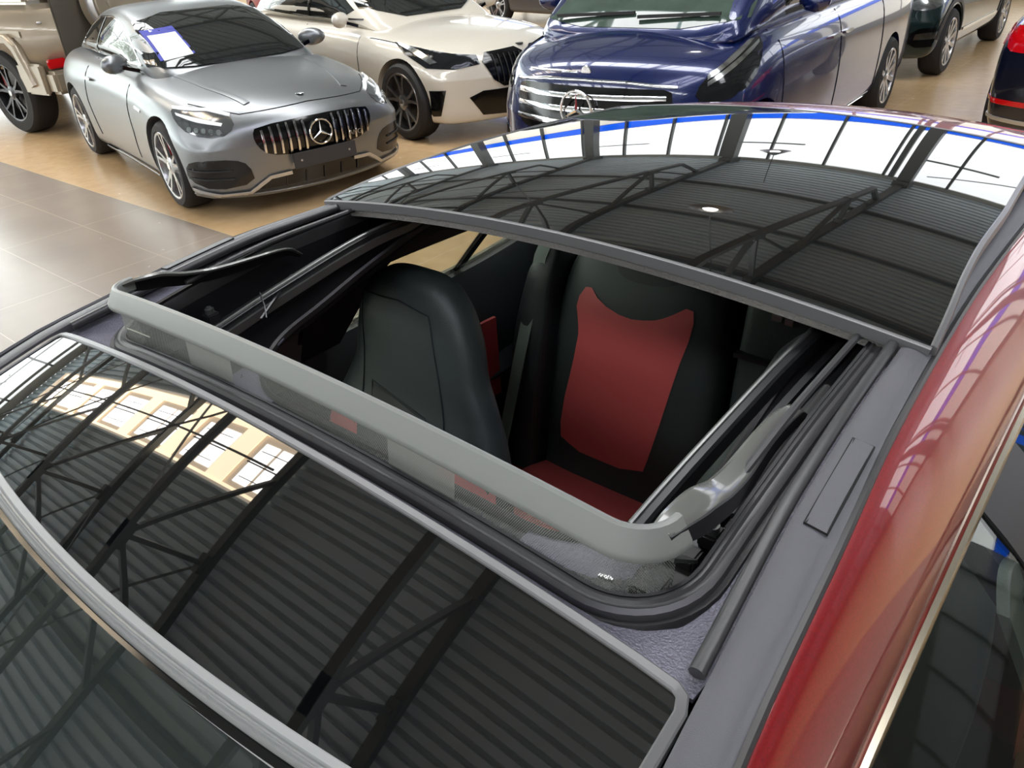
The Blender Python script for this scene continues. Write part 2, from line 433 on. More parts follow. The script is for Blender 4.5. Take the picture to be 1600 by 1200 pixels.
# ================================================================== the hall
def floor_mat():
    m = bpy.data.materials.new('tiled_floor'); m.use_nodes = True; nt = m.node_tree; L = nt.links; b = nt.nodes['Principled BSDF']
    N = lambda t, **k: nt.nodes.new(t)
    tc = N('ShaderNodeTexCoord'); sp = N('ShaderNodeSeparateXYZ'); L.new(tc.outputs['Object'], sp.inputs[0])
    def mth(op, a, b_=None, c_=None):
        n = N('ShaderNodeMath'); n.operation = op
        for i, v in enumerate((a, b_, c_)):
            if v is None: continue
            if isinstance(v, (int, float)): n.inputs[i].default_value = v
            else: L.new(v, n.inputs[i])
        return n.outputs[0]
    def joint(co, off, pitch, w):
        q = mth('FRACT', mth('DIVIDE', mth('ADD', co, -off), pitch)); d = mth('MINIMUM', q, mth('SUBTRACT', 1.0, q))
        return mth('LESS_THAN', d, w/pitch/2)
    X, Y = sp.outputs[0], sp.outputs[1]
    isg = mth('LESS_THAN', Y, 2.72)
    jg = mth('MAXIMUM', joint(Y, 2.19-.575*20, .5765, .006), joint(X, .1, 1.153, .006))
    jt = mth('MAXIMUM', joint(Y, 2.72, 1.2, .006), joint(X, -1.62, 1.2, .006))
    n1 = N('ShaderNodeTexNoise'); n1.inputs['Scale'].default_value = 1.1; n1.inputs['Detail'].default_value = 5; L.new(tc.outputs['Object'], n1.inputs['Vector'])
    n2 = N('ShaderNodeTexNoise'); n2.inputs['Scale'].default_value = 9; n2.inputs['Detail'].default_value = 6; L.new(tc.outputs['Object'], n2.inputs['Vector'])
    def ramp(src, c1, c2):
        r = N('ShaderNodeValToRGB'); r.color_ramp.elements[0].position = .3; r.color_ramp.elements[1].position = .7
        r.color_ramp.elements[0].color = lin(c1); r.color_ramp.elements[1].color = lin(c2); L.new(src, r.inputs[0]); return r.outputs[0]
    def mix(f, a, b_):
        x = N('ShaderNodeMix'); x.data_type = 'RGBA'; L.new(f, x.inputs[0])
        for i, v in ((6, a), (7, b_)):
            if isinstance(v, tuple): x.inputs[i].default_value = v
            else: L.new(v, x.inputs[i])
        return x.outputs[2]
    g = mix(jg, ramp(n1.outputs[0], (128, 116, 104), (142, 130, 116)), lin((160, 146, 130)))
    t = mix(mth('MULTIPLY', jt, .45), ramp(n2.outputs[0], (183, 152, 112), (192, 162, 122)), lin((214, 196, 168)))
    col = mix(isg, t, g); L.new(col, b.inputs['Base Color'])
    L.new(mth('ADD', mth('MULTIPLY', n2.outputs[0], .1), .2), b.inputs['Roughness'])
    bp = N('ShaderNodeBump'); bp.inputs['Strength'].default_value = .08; bp.inputs['Distance'].default_value = .01; L.new(n1.outputs[0], bp.inputs['Height']); L.new(bp.outputs[0], b.inputs['Normal'])
    return m

XL, XR, YF, YB = -28.0, 16.0, -16.0, 19.0
struct(mesh('floor', [(XL, YF, 0), (XR, YF, 0), (XR, YB, 0), (XL, YB, 0)], [(0, 1, 2, 3)], floor_mat(), smooth=False, fix=False))
M['ceil'] = mat('white_corrugated_steel', (192, 206, 214), .5)
M['steel'] = mat('grey_painted_steel', (92, 94, 92), .5)
M['wall'] = mat('grey_cladding', (176, 176, 170), .7, noise=.04)
M['pane'] = mat('bright_daylit_glazing', (235, 240, 245), .3, emit=(.96, .985, 1), es=PANE)
M['pane_low'] = mat('bright_low_glazing', (235, 230, 215), .3, emit=(1, .97, .88), es=PANE*.4)
M['pane_side'] = mat('daylit_side_glazing', (235, 240, 245), .3, emit=(.97, .98, 1), es=1.6)
M['blueband'] = mat('backlit_blue_band', (10, 60, 200), .4, emit=(.0, .12, .85), es=1.6)
M['white_sky'] = mat('roof_light_pane', (240, 240, 240), .3, emit=(1, .97, .96), es=SKYL)
M['cream_glow'] = mat('cream_beam_glow', (240, 215, 160), .4, emit=(1, .82, .58), es=SKYL*.62)  # glow put into the beams in place of sunlight on them
M['tan'] = mat('tan_reveal_glow', (150, 135, 110), .6, emit=(1, .85, .68), es=SKYL*.17)  # reveals are no source; some brightness is put into them

def zc_(y): return 9.45 if y <= 8 else 9.45 - (y-8)*(3.25/11)
SKX0, SKX1, SKY0, SKY1 = -26.0, -7.7, .35, 2.15
cv = []; cf = []
def corr(x0, x1, y0, y1):
    p = .25; y = y0; prof = []
    while y < y1-1e-6:
        for dy, dz in ((0, 0), (.14, 0), (.16, .09), (.23, .09)):
            if y+dy <= y1: prof.append((y+dy, dz))
        y += p
    prof.append((y1, 0)); k = len(cv)
    for (yy, dz) in prof: cv.append((x0, yy, zc_(yy)+dz)); cv.append((x1, yy, zc_(yy)+dz))
    for i in range(len(prof)-1): cf.append((k+2*i, k+2*i+1, k+2*i+3, k+2*i+2))
corr(XL, XR, YF, SKY0); corr(XL, XR, SKY1, YB); corr(XL, SKX0, SKY0, SKY1); corr(SKX1, XR, SKY0, SKY1)
struct(mesh('ceiling', cv, cf, M['ceil'], smooth=False, fix=False))
# purlins under the deck
mb = MB()
for y in (-12, -6.2, -3.1, 3.9, 6.6, 9.3, 12.4, 15.6): mb.box(((XL+XR)/2, y, zc_(y)-.09), (XR-XL, .12, .16))
struct(mb.build('trim_1', M['steel'], smooth=False))
# roof light: framed panes, cream beams and tan reveals given a glow for sunlight
mb = MB(); zt = 9.45
for y in (SKY0, SKY1): mb.box(((SKX0+SKX1)/2, y, zt+.12), (SKX1-SKX0, .06, .34))
for x in (SKX0, SKX1): mb.box((x, (SKY0+SKY1)/2, zt+.12), (.06, SKY1-SKY0, .34))
struct(mb.build('trim_2', M['tan'], smooth=False))
PX = [-23.6, -20.5, -17.8, -15.1, -12.2, -9.7]
cm = MB(); wm_ = MB(); tm = MB(); fm = MB()
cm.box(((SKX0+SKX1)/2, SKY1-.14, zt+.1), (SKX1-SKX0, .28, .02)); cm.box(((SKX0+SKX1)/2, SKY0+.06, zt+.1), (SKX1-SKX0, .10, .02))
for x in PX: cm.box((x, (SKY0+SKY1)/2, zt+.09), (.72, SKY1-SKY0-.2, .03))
tm.box(((SKX0+SKX1)/2, (SKY0+SKY1)/2, zt+.2), (SKX1-SKX0, SKY1-SKY0, .03))
ED = [SKX0-.4] + PX + [SKX1+.2]
for a, b in zip(ED[:-1], ED[1:]):
    x0 = a+.50; x1 = b-.45
    if x1-x0 < .5: continue
    n = 2 if x1-x0 > 1.2 else 1; w = (x1-x0)/n
    for k in range(n):
        wm_.box((x0+w*(k+.5), 1.15, zt+.16), (w-.11, 1.12, .02))
    fm.bar((x0, 1.15, zt+.13), (x1, 1.15, zt+.13), .035)
    for q in (.75, 1.5): fm.bar((x0+.15, q, zt+.13), (x1-.15, q+.02, zt+.13), .02)
struct(cm.build('roof_beam_glow', M['cream_glow'], smooth=False)); struct(wm_.build('window_2', M['white_sky'], smooth=False))
struct(tm.build('roof_reveal_glow', M['tan'], smooth=False)); struct(fm.build('trim_3', M['steel'], smooth=False))
struct(MB().tube([(SKX0, 1.3, 9.0), (SKX1, 1.15, 9.0)], .03).build('trim_4', M['steel']))
M['added_pane'] = mat('added_roof_glow', (240, 240, 240), .4, emit=(.98, .985, 1), es=ROOFL)  # unseen roof strips added to brighten the cabin and ceiling
for nm_, x0, x1, y0, y1 in (('added_roof_light_1', -22, 12, 4.6, 6.5), ('added_roof_light_2', -22, 12, -11, -9)):
    mb = MB()
    for k in range(17): mb.box((x0+(x1-x0)*(k+.5)/17, (y0+y1)/2, zc_(y0)-.02), ((x1-x0)/17-.12, y1-y0, .02))
    struct(mb.build(nm_, M['added_pane'], smooth=False))
M['blue_pane'] = mat('sky_blue_roof_panel', (235, 235, 245), .4, emit=(.86, .86, 1), es=5.5)
mb = MB()
for k in range(3):
    for j in range(4): mb.box((1.9+1.45*k, -4.6+2.1*j, 9.42), (1.3, 1.95, .02))
struct(mb.build('roof_beam_glow2', M['blue_pane'], smooth=False))
# trusses
def zlow(y): return 6.95 if y < 4 else 6.95 - (y-4)*(1.15/12)
TX = [-2.7+4.87*k for k in range(-4, 4)]
for i, x in enumerate(TX):
    mb = MB()
    for a, b in ((-15.8, 8), (8, 18.6)): mb.bar((x, a, zc_(a)-.22), (x, b, zc_(b)-.22), .2, .22)
    for a, b in ((-14, 4), (4, 15.6)): mb.bar((x, a, zlow(a)), (x, b, zlow(b)), .15, .15)
    mb.bar((x, 15.6, zlow(15.6)), (x, 16.6, zc_(16.6)-.22), .12, .12)
    for k in range(-2, 4):
        y = -1.1+5.05*k
        if y > 15: continue
        for t in (-2.2, 0, 2.1):
            if y+t < 17.5: mb.bar((x, y, zlow(y)), (x, y+t, zc_(y+t)-.25), .1 if t else .09, .1)
        mb.box((x, y, zlow(y)+.05), (.17, .5, .25)); mb.box((x, y, zc_(y)-.36), (.17, .4, .2))
    mb.box((x, 18.5, 3.1), (.34, .34, 6.2)); mb.box((x, 18.5, 6.1), (.4, .6, .3))
    struct(mb.build('trim_%d' % (5+i), M['steel'], smooth=False))
# rod bracing between trusses
for i in range(len(TX)-1):
    mb = MB(); y = -1.1
    for (ya, yb) in ((-1.1, 3.95), (-6.2, -1.1), (9, 14.1)):
        mb.bar((TX[i], ya, zlow(ya)+.1), (TX[i+1], yb, zc_(yb)-.3), .045); mb.bar((TX[i], yb, zc_(yb)-.3), (TX[i+1], ya, zlow(ya)+.1), .045)
    if i < 3: struct(mb.build('trim_%d' % (20+i), M['steel'], smooth=False))
# back wall: glazing with a blue band
def quadY(name, x0, x1, z0, z1, y, m): return struct(mesh(name, [(x0, y, z0), (x1, y, z0), (x1, y, z1), (x0, y, z1)], [(0, 1, 2, 3)], m, smooth=False, fix=False))
def quadX(name, y0, y1, z0, z1, x, m): return struct(mesh(name, [(x, y0, z0), (x, y1, z0), (x, y1, z1), (x, y0, z1)], [(0, 1, 2, 3)], m, smooth=False, fix=False))
mb = MB(); mb.box(((XL+XR)/2, YB+.1, .2), (XR-XL, .2, .4)); mb.box(((XL+XR)/2, YB+.1, 6.35), (XR-XL, .2, .75)); struct(mb.build('wall_back', M['wall'], smooth=False))
quadY('window_4', XL, XR, .4, 2.55, YB, M['pane_low']); quadY('window_5', XL, XR, 2.55, 3.25, YB-.02, M['blueband']); quadY('window_6', XL, XR, 3.25, 6.0, YB, M['pane'])
mb = MB()
for i, x in enumerate(np.arange(XL, XR, 1.623)): mb.box((x+.3, YB-.08, 3.2), (.07, .12, 5.6))
for z in (2.55, 3.27): mb.box(((XL+XR)/2, YB-.08, z), (XR-XL, .1, .03))
for x in TX: mb.box((x+.9, YB-.08, 4.95), (1.9, .1, .06)); mb.box((x-.45, YB-.1, 3.2), (.14, .14, 5.6))
mb.tube([(-2.3, YB-.3, 5.6), (6.5, YB-.3, 3.3)], .02); struct(mb.build('trim_30', M['steel'], smooth=False))
# side wall with clear glazing and a tree outside
mb = MB(); mb.box((XL-.1, (YF+YB)/2, .5), (.2, YB-YF, 1.0)); mb.box((XL-.1, (YF+YB)/2, 9.15), (.2, YB-YF, .7)); struct(mb.build('wall_left', M['wall'], smooth=False))
mb = MB()
for y in np.arange(YF, YB, 2.3): mb.box((XL, y, 4.9), (.12, .1, 7.8))
for z in (3.0, 5.2, 7.3): mb.box((XL, (YF+YB)/2, z), (.1, YB-YF, .07))
struct(mb.build('trim_31', M['steel'], smooth=False))
gm = bpy.data.materials.new('clear_window_glass'); gm.use_nodes = True; nt = gm.node_tree; nt.nodes.clear()
_o = nt.nodes.new('ShaderNodeOutputMaterial'); _m = nt.nodes.new('ShaderNodeMixShader'); _t = nt.nodes.new('ShaderNodeBsdfTransparent'); _g = nt.nodes.new('ShaderNodeBsdfGlossy'); _f = nt.nodes.new('ShaderNodeLayerWeight'); _pw = nt.nodes.new('ShaderNodeMath'); _pw.operation = 'POWER'; _pw.inputs[1].default_value = 4.5; _ma = nt.nodes.new('ShaderNodeMath'); _ma.operation = 'MULTIPLY_ADD'; _ma.inputs[1].default_value = .8; _ma.inputs[2].default_value = .045
_g.inputs['Roughness'].default_value = .01; _t.inputs[0].default_value = (.92, .95, .90, 1); nt.links.new(_f.outputs[1], _pw.inputs[0]); nt.links.new(_pw.outputs[0], _ma.inputs[0])
nt.links.new(_ma.outputs[0], _m.inputs[0]); nt.links.new(_t.outputs[0], _m.inputs[1]); nt.links.new(_g.outputs[0], _m.inputs[2]); nt.links.new(_m.outputs[0], _o.inputs[0])
M['clear'] = gm
quadX('window_7', YF, YB, 1.0, 8.8, XL-.05, gm)
# other two sides
mb = MB(); mb.box((XR+.1, (YF+YB)/2, .6), (.2, YB-YF, 1.2)); mb.box((XR+.1, (YF+YB)/2, 7.2), (.2, YB-YF, 4.6)); struct(mb.build('wall_right', mat('dark_grey_cladding', (84, 84, 84), .7, noise=.04), smooth=False))
quadX('window_8', YF, YB, 1.2, 4.9, XR, mat('dim_side_glazing', (60, 62, 65), .3, emit=(.97, .98, 1), es=.12))
mb = MB(); mb.box(((XL+XR)/2, YF-.1, .4), (XR-XL, .2, .8)); mb.box(((XL+XR)/2, YF-.1, 7.4), (XR-XL, .2, 4.2)); struct(mb.build('wall_front', M['wall'], smooth=False))
quadY('window_9', XL, XR, .8, 5.3, YF, M['pane_side'])
mb = MB()
for x in np.arange(XL, XR, 2.4): mb.box((x, YF+.08, 3), (.09, .12, 4.6))
for y in np.arange(YF, YB, 2.4): mb.box((XR-.08, y, 3), (.12, .09, 4))
struct(mb.build('trim_32', M['steel'], smooth=False))
# tree outside the side glazing
tr = thing('tree', 'leafy green tree outside the glazed side wall', 'tree', (-33, -1.5, 0))
M['bark'] = mat('tree_bark', (92, 74, 56), .9, bump=.4, bscale=20); M['leaf'] = mat('green_leaves', (112, 148, 66), .6)
mb = MB(); mb.tube([(0, 0, 0), (.1, .1, 3), (0, .3, 6)], .22)
for k in range(9):
    a = k*2.4; mb.tube([(0, .1, 3+k*.35), (cos(a)*1.3, .1+sin(a)*1.5, 4.6+k*.45), (cos(a)*2.0, .1+sin(a)*2.6, 5.6+k*.5)], .06, 6)
mb.build('trunk', M['bark'], tr)
vs = []; fs = []; rr = random.Random(3)
cl = [(rr.gauss(0, 1.0), rr.gauss(0, 2.6), 5.2+rr.gauss(0, 1.5)) for _ in range(60)]
for k in range(5200):
    c = rr.choice(cl); p = Vector((c[0]+rr.gauss(0, .45), c[1]+rr.gauss(0, .55), c[2]+rr.gauss(0, .4)))
    a = Vector((rr.uniform(-1, 1), rr.uniform(-1, 1), rr.uniform(-1, 1))).normalized(); b = a.cross(Vector((rr.uniform(-1, 1), rr.uniform(-1, 1), rr.uniform(-1, 1)))).normalized(); s = rr.uniform(.09, .17); q = len(vs)
    vs += [p-a*s, p+b*s*.5, p+a*s, p-b*s*.5]; fs.append((q, q+1, q+2, q+3))
lf = mesh('foliage', vs, fs, M['leaf'], tr, False, fix=False); lf['kind'] = 'stuff'
# pendant lamps
M['shade'] = mat('aluminium_lamp_shade', (150, 150, 148), .35, metal=.7); M['bulb'] = mat('lit_lamp_bulb', (255, 250, 240), .3, emit=(1, .96, .9), es=14)
def lamp(x, y, z, cl, lab, src=None):
    t = thing('pendant_lamp', lab, 'lamp', (x, y, z), 0, 'pendant lamps under the trusses')
    if src:
        for c in src.children:
            if c.name.startswith('cord'): continue
            k = c.copy(); COL.objects.link(k); k.parent = t
        MB().tube([(0, 0, .22), (0, 0, cl)], .012, 8).build('cord', M['steel'], t)
        return t
    MB().lathe([(.05, .25), (.1, .2), (.34, .02), (.38, 0), (.365, 0), (.32, .02), (.09, .17), (.04, .2)], (0, 0, 0), 'z', 40).build('lamp_shade', M['shade'], t)
    MB().lathe([(.001, .0), (.08, .01), (.13, .04), (.11, .08), (.001, .1)], (0, 0, 0), 'z', 24).build('bulb', M['bulb'], t)
    MB().tube([(0, 0, .22), (0, 0, cl)], .012, 8).build('cord', M['steel'], t)
    return t
L0 = lamp(-3.5, 8.9, 5.6, 3.6, 'round pendant lamp reflected in the middle of the raised roof glass')
lamp(-5.6, 16.6, 4.9, 2.0, 'pendant lamp hanging in front of the far bright windows', L0)
# ================================================================== the red car (nose towards -Y)
CY = .40
car = thing('hatchback', 'red hatchback in the foreground with opened glass sunroof and black and red seats', 'car', (0, CY, 0), -pi/2)
CINV = (Matrix.Translation((0, CY, 0)) @ Matrix.Rotation(-pi/2, 4, 'Z')).inverted()
def part(name, vf, m, smooth=True, parent=None, fix=True): return mesh(name, vf[0], vf[1], m, parent or car, smooth, CINV if parent in (None, car) else None, fix)
_ze = spl([-.3, .15, .23, .30, .375, .497, .635, .79, 1.0, 1.2, 1.5, 1.8, 2.1], [1.21, 1.338, 1.362, 1.38, 1.391, 1.408, 1.418, 1.418, 1.413, 1.403, 1.38, 1.35, 1.31])
def zr(x, y): return _ze(y) + .033*(1-(x/.48)**2)              # fixed roof
def zf(x, y): t = y-.303; return 1.411+.22*t-.25*t*t-.15*x*x        # front glass
_cf = np.polyfit([.65, .769, .84, .93, 1.04, 1.16, 1.3, 1.5, 1.7], [1.440, 1.462, 1.471, 1.4765, 1.4775, 1.476, 1.471, 1.4595, 1.4425], 4)
def zs(x, y): return float(np.polyval(_cf, y)) - .155*x*x          # raised sliding glass
_ws = spl([.769, .84, .93, 1.04, 1.16, 1.3, 1.5, 1.66], [.473, .468, .460, .454, .452, .445, .435, .43])

# --- front glass panel
yh = lambda x: .113+.25*x*x
def fp(u, v):
    w = .461; x = -w+2*w*u; y0 = yh(x)+.004; y1 = .303 - .0*abs(x)
    y = y0+(y1-y0)*v
    return (x, y, zf(x, y))
part('front_roof_glass', surf(fp, 40, 12, .006), M['glassroof'])
# grey moulding round the rear and side edge of the front glass
path = [(-.463, yh(.463)+.01+(.303-.012-yh(.463)-.01)*i/8) for i in range(9)] + [(-.459, .3005), (-.452, .3035)] + [(-.452+.904*i/30, .3045) for i in range(1, 30)] + [(.452, .3035), (.459, .3005)] + [(.463, .291-(.291-yh(.463)-.01)*i/8) for i in range(9)]
pr = [(-.0045, -.006), (-.0045, .001), (-.003, .0022), (.003, .0022), (.0045, .001), (.0045, -.006)]
part('glass_moulding', sweep([(x, y, zf(x, y)) for x, y in path], pr), M['moulding'])
# --- ridged gasket between windscreen and roof glass
gx = [-.47+.94*i/44 for i in range(45)]
pts = [(x, yh(x), zf(x, yh(x))) for x in gx]
gk = part('header_gasket', sweep(pts, [(-.009, -.006), (-.009, .001), (-.007, .003), (-.001, .0036), (.001, .001), (.0025, .001), (.004, .0028), (.0055, .001), (.0075, .0025), (.009, 0), (.009, -.006)]), M['moulding_l'])
part('gasket_lip', sweep([(x, y-.012, z-.0045) for x, y, z in pts], [(-.004, -.004), (-.004, .0015), (.004, .0015), (.004, -.004)]), M['black_gloss'])
# --- windscreen
def wsf(u, v):
    w = .462+.215*v; x = -w+2*w*u
    y0 = yh(x)-.014; yb = -.78+.42*x*x; y = y0+(yb-y0)*v
    s = v*.9; zc = 1.3635 - .305*s*.88 - .155*s*s
    return (x, y, zc - .15*x*x*(1+.2*v) - .0035)
M['windscreen'] = mat('windscreen_glass', (30, 36, 34), .015, ior=2.1)
part('windscreen', surf(wsf, 36, 24, .006), M['windscreen'])
# --- side roof strips, roll seals, textured metal frame
_so = spl([.2, .33, .46, .6, .8, 1.0, 1.3, 1.6, 2.0], [.512, .501, .494, .484, .475, .470, .469, .465, .46])
_si = spl([.2, .315, .414, .5, .6, .741, 1.0, 1.5, 2.0], [.474, .468, .461, .456, .453, .449, .443, .437, .432])
for s in (-1, 1):
    def sf(u, v, s=s):
        y = .10+1.88*v; a = _si(y); b = _so(y); x = a+(b-a)*u
        return (s*x, y, _ze(y)+.033*(1-(x/.48)**2)+.0035*sin(pi*min(1, u*1.15+.02))**.5)
    st = part('roof_strip', surf(sf, 10, 60, .012), M['strip'])
    # small service cap let into the strip
    def cap(u, v, s=s):
        y = .468+.112*v; x = (_si(y)+.0105)+(.0165)*u
        return (s*x, y, _ze(y)+.033*(1-(x/.48)**2)+.0052)
    part('service_cap', surf(cap, 3, 8, .003), M['strip'], parent=car)
    g = [(u, v) for u, v in ((0, 0), (1, 0), (1, 1), (0, 1))]
    part('cap_gap', sweep([tuple(Vector(cap(u, v))+Vector((0, 0, -.0006))) for u, v in g], [(-.0012, -.002), (-.0012, .0006), (.0012, .0006), (.0012, -.002)], closed=True), M['well'], False)
    roll = [(s*(_si(y)-.0085), y, _ze(y)+.033*(1-(_si(y)/.48)**2)-.0005) for y in [.318+1.5*i/50 for i in range(51)]]
    part('roll_seal', sweep(roll, [(.0062*cos(a), .0062*sin(a)) for a in [2*pi*k/10 for k in range(10)]]), M['rubber_grey'])
    part('drip_seal', sweep([(s*(_so(y)+.003), y, _ze(y)-.004) for y in [.1+1.9*i/50 for i in range(51)]], [(-.003, -.006), (-.003, .003), (.001, .0045), (.003, .002), (.003, -.006)]), M['rubber_grey'])

# opening loop (rounded rectangle)
def rrect(x1, y0, y1, r, n=10):
    c = []
    for cx, cy, a0 in ((x1-r, y0+r, -90), (x1-r, y1-r, 0), (-x1+r, y1-r, 90), (-x1+r, y0+r, 180)):
        for k in range(n+1):
            a = radians(a0+90*k/n); c.append((cx+r*cos(a), cy+r*sin(a)))
    q = []
    for i in range(len(c)):
        a = c[i]; b = c[(i+1) % len(c)]; L = math.hypot(a[0]-b[0], a[1]-b[1]); m_ = max(1, int(L/.03))
        for k in range(m_): q.append((a[0]+(b[0]-a[0])*k/m_, a[1]+(b[1]-a[1])*k/m_))
    return q
Zp = lambda x, y: zr(x, y)-.034+.012*min(1, max(0, (y-.36)/.5))
Zo = lambda x, y: zr(x, y)-.010
hole = rrect(.425, .335, 1.62, .075)
def ring(name, inner, outer, zfi, zfo, m, thick=0):
    # bridge two closed loops of differing counts through polar matching
    n = 160; cx, cy = 0, 1.0
    def at(loop, a):
        best = None
        for i in range(len(loop)):
            p = loop[i]; q = loop[(i+1) % len(loop)]
            d1 = (p[0]-cx, p[1]-cy); d2 = (q[0]-cx, q[1]-cy); r = (cos(a), sin(a))
            den = r[0]*(d2[1]-d1[1]) - r[1]*(d2[0]-d1[0])
            if abs(den) < 1e-9: continue
            t = (d1[0]*(d2[1]-d1[1]) - d1[1]*(d2[0]-d1[0]))/den; s_ = (d1[0]*r[1]-d1[1]*r[0])/den
            if t > 0 and -1e-6 <= s_ <= 1+1e-6: return (cx+r[0]*t, cy+r[1]*t)
        return loop[0]
    vs = []; fs = []
    for i in range(n):
        a = 2*pi*i/n; p = at(inner, a); q = at(outer, a)
        for k in range(5):
            x = p[0]+(q[0]-p[0])*k/4; y = p[1]+(q[1]-p[1])*k/4; zi = zfi(x, y); zo = zfo(x, y); vs.append((x, y, zi+(zo-zi)*k/4))
    for i in range(n):
        for k in range(4): fs.append((i*5+k, i*5+k+1, ((i+1) % n)*5+k+1, ((i+1) % n)*5+k))
    if thick:
        k0 = len(vs); vs += [(x, y, z-thick) for x, y, z in vs]; fs += [tuple(i+k0 for i in f[::-1]) for f in fs]
        for i in range(n):
            j = (i+1) % n; fs.append((i*5, j*5, j*5+k0, i*5+k0)); fs.append((i*5+4, i*5+4+k0, j*5+4+k0, j*5+4))
    return part(name, (vs, fs), m)
outer = [(.470, .3065), (.452, 1.8), (-.452, 1.8), (-.470, .3065)]
ring('roof_frame', hole, outer, Zp, Zo, M['frame'], .004)
# double tube seal round the opening
lp = [Vector((x, y, Zp(x, y)+.006)) for x, y in hole]
def offs(loop, d):
    q = []
    for i in range(len(loop)):
        a = loop[i-1]; b = loop[(i+1) % len(loop)]; t = (b-a); t.z = 0; t.normalize(); nrm = Vector((t.y, -t.x, 0)); q.append(loop[i]+nrm*d)
    return q
seal = part('opening_seal', sweep([p+Vector((0, 0, .002)) for p in offs(lp, 0)], [(-.010, -.016), (-.011, .002), (-.008, .0065), (-.003, .0075), (-.001, .005), (.001, .0048), (.003, .0055), (.007, .003), (.009, -.004), (.007, -.016)], closed=True), M['rubber_grey'])
sf2 = sweep([p+Vector((0, 0, -.004)) for p in offs(lp, .011)], [(-.006, -.007), (-.006, .004), (.002, .005), (.006, -.001), (.006, -.008)], closed=True)
part('seal_foot', sf2, M['rubber'])
# trough round the aperture: floor and walls
aper = rrect(.341, .445, 1.56, .14, 12)
_za = spl([.40, .47, .5, .6, .75, .9, 1.2, 1.6], [1.288, 1.294, 1.301, 1.322, 1.362, 1.388, 1.378, 1.345])
def tray(x, y): return _za(y)-.012+.01*(1-(x/.4)**2)
ring('opening_trough', aper, rrect(.42, .34, 1.61, .075), tray, lambda x, y: Zp(x, y)-.036-.058*max(0, min(1, (.85-y)/.22)), M['trough'], .003)
part('trough_wall', sweep([p+Vector((0, 0, -.02)) for p in offs(lp, -.008)], [(-.0015, -.085), (-.0015, .03), (.0015, .03), (.0015, -.085)], closed=True), M['trough'])
al = [Vector((x, y, tray(x, y)+.004)) for x, y in aper]
part('aperture_lip', sweep(al, [(-.004, -.006), (-.004, .002), (0, .0045), (.004, .002), (.004, -.006)], closed=True), M['rubber'])
# lavender grey tray plate at the front corners
def tp(u, v, s=1):
    x = s*(.215+.115*u); y0 = .41; k = max(0, abs(x)-.203)
    y1 = .443+ (.13-sqrt(max(0, .13**2-min(k, .1299)**2))); y = y0+(y1-y0)*v
    return (x, y, tray(x, y)+.003)
M['tray'] = mat('lavender_grey_tray', (96, 96, 108), .6)
for s in (-1, 1): part('tray_plate', surf(lambda u, v: tp(u, v, s), 16, 4, .003), M['tray'])

# --- guide rails on both sides
_zrl = spl([.42, .45, .557, .772, 1.0, 1.3, 1.6], [1.355, 1.360, 1.377, 1.400, 1.402, 1.39, 1.365])
for s in (-1, 1):
    ys = [.44+1.14*i/40 for i in range(41)]
    xr = lambda y: .337+.016*min(1, max(0, (y-.45)/.33))
    part('guide_rail', sweep([(s*xr(y), y, _zrl(y)-.002) for y in ys], [(-.0075, -.018), (-.0075, .0), (-.005, .003), (.005, .003), (.0075, 0), (.0075, -.018)]), M['rail'])
    part('rail_edge', sweep([(s*(xr(y)-.0045), y, _zrl(y)+.0012) for y in ys], [(.0028*cos(a), .0028*sin(a)) for a in [2*pi*k/8 for k in range(8)]]), M['rail_hi'])
    for dx, dz, w, ml in ((.024, -.014, .004, 'rail'), (.044, -.022, .005, 'rail'), (-.0105, -.010, .0025, 'rail_hi')):
        part('rail_rib', sweep([(s*(xr(y)+dx), y, _zrl(y)+dz) for y in [.46+1.1*i/30 for i in range(31)]], [(-w, -.012), (-w, 0), (w, 0), (w, -.012)]), M[ml])
    # outer inner-seal tube running along the trough
    part('side_seal', sweep([(s*(.405-.0), y, zr(.405, y)-.006) for y in [.46+1.1*i/30 for i in range(31)]], [(.004*cos(a), .004*sin(a)) for a in [2*pi*k/8 for k in range(8)]]), M['rubber_grey'])

# --- wind deflector
_bx = .405
def barpath(n=60):
    r = .038
    q = [(-_bx+r-r*cos(radians(90*i/8)), .352+r-r*sin(radians(90*i/8))) for i in range(9)]
    q += [(-_bx+r+(2*_bx-2*r)*i/n, .352) for i in range(1, n)]
    q += [(_bx-r+r*sin(radians(90*i/8)), .352+r-r*cos(radians(90*i/8))) for i in range(9)]
    return q
_zb = lambda x: 1.4415+.0165*(1-(x/.41)**2)
bp_ = barpath()
bpts = [(x, y, _zb(x)-.012) for x, y in bp_]
part('deflector_bar', sweep(bpts, [(-.006, -.004), (-.0065, .008), (-.005, .0115), (-.002, .0128), (.001, .0118), (.0105, -.005), (.0115, -.009), (.0105, -.012), (.008, -.013), (.004, -.010)]), M['defl_bar'])
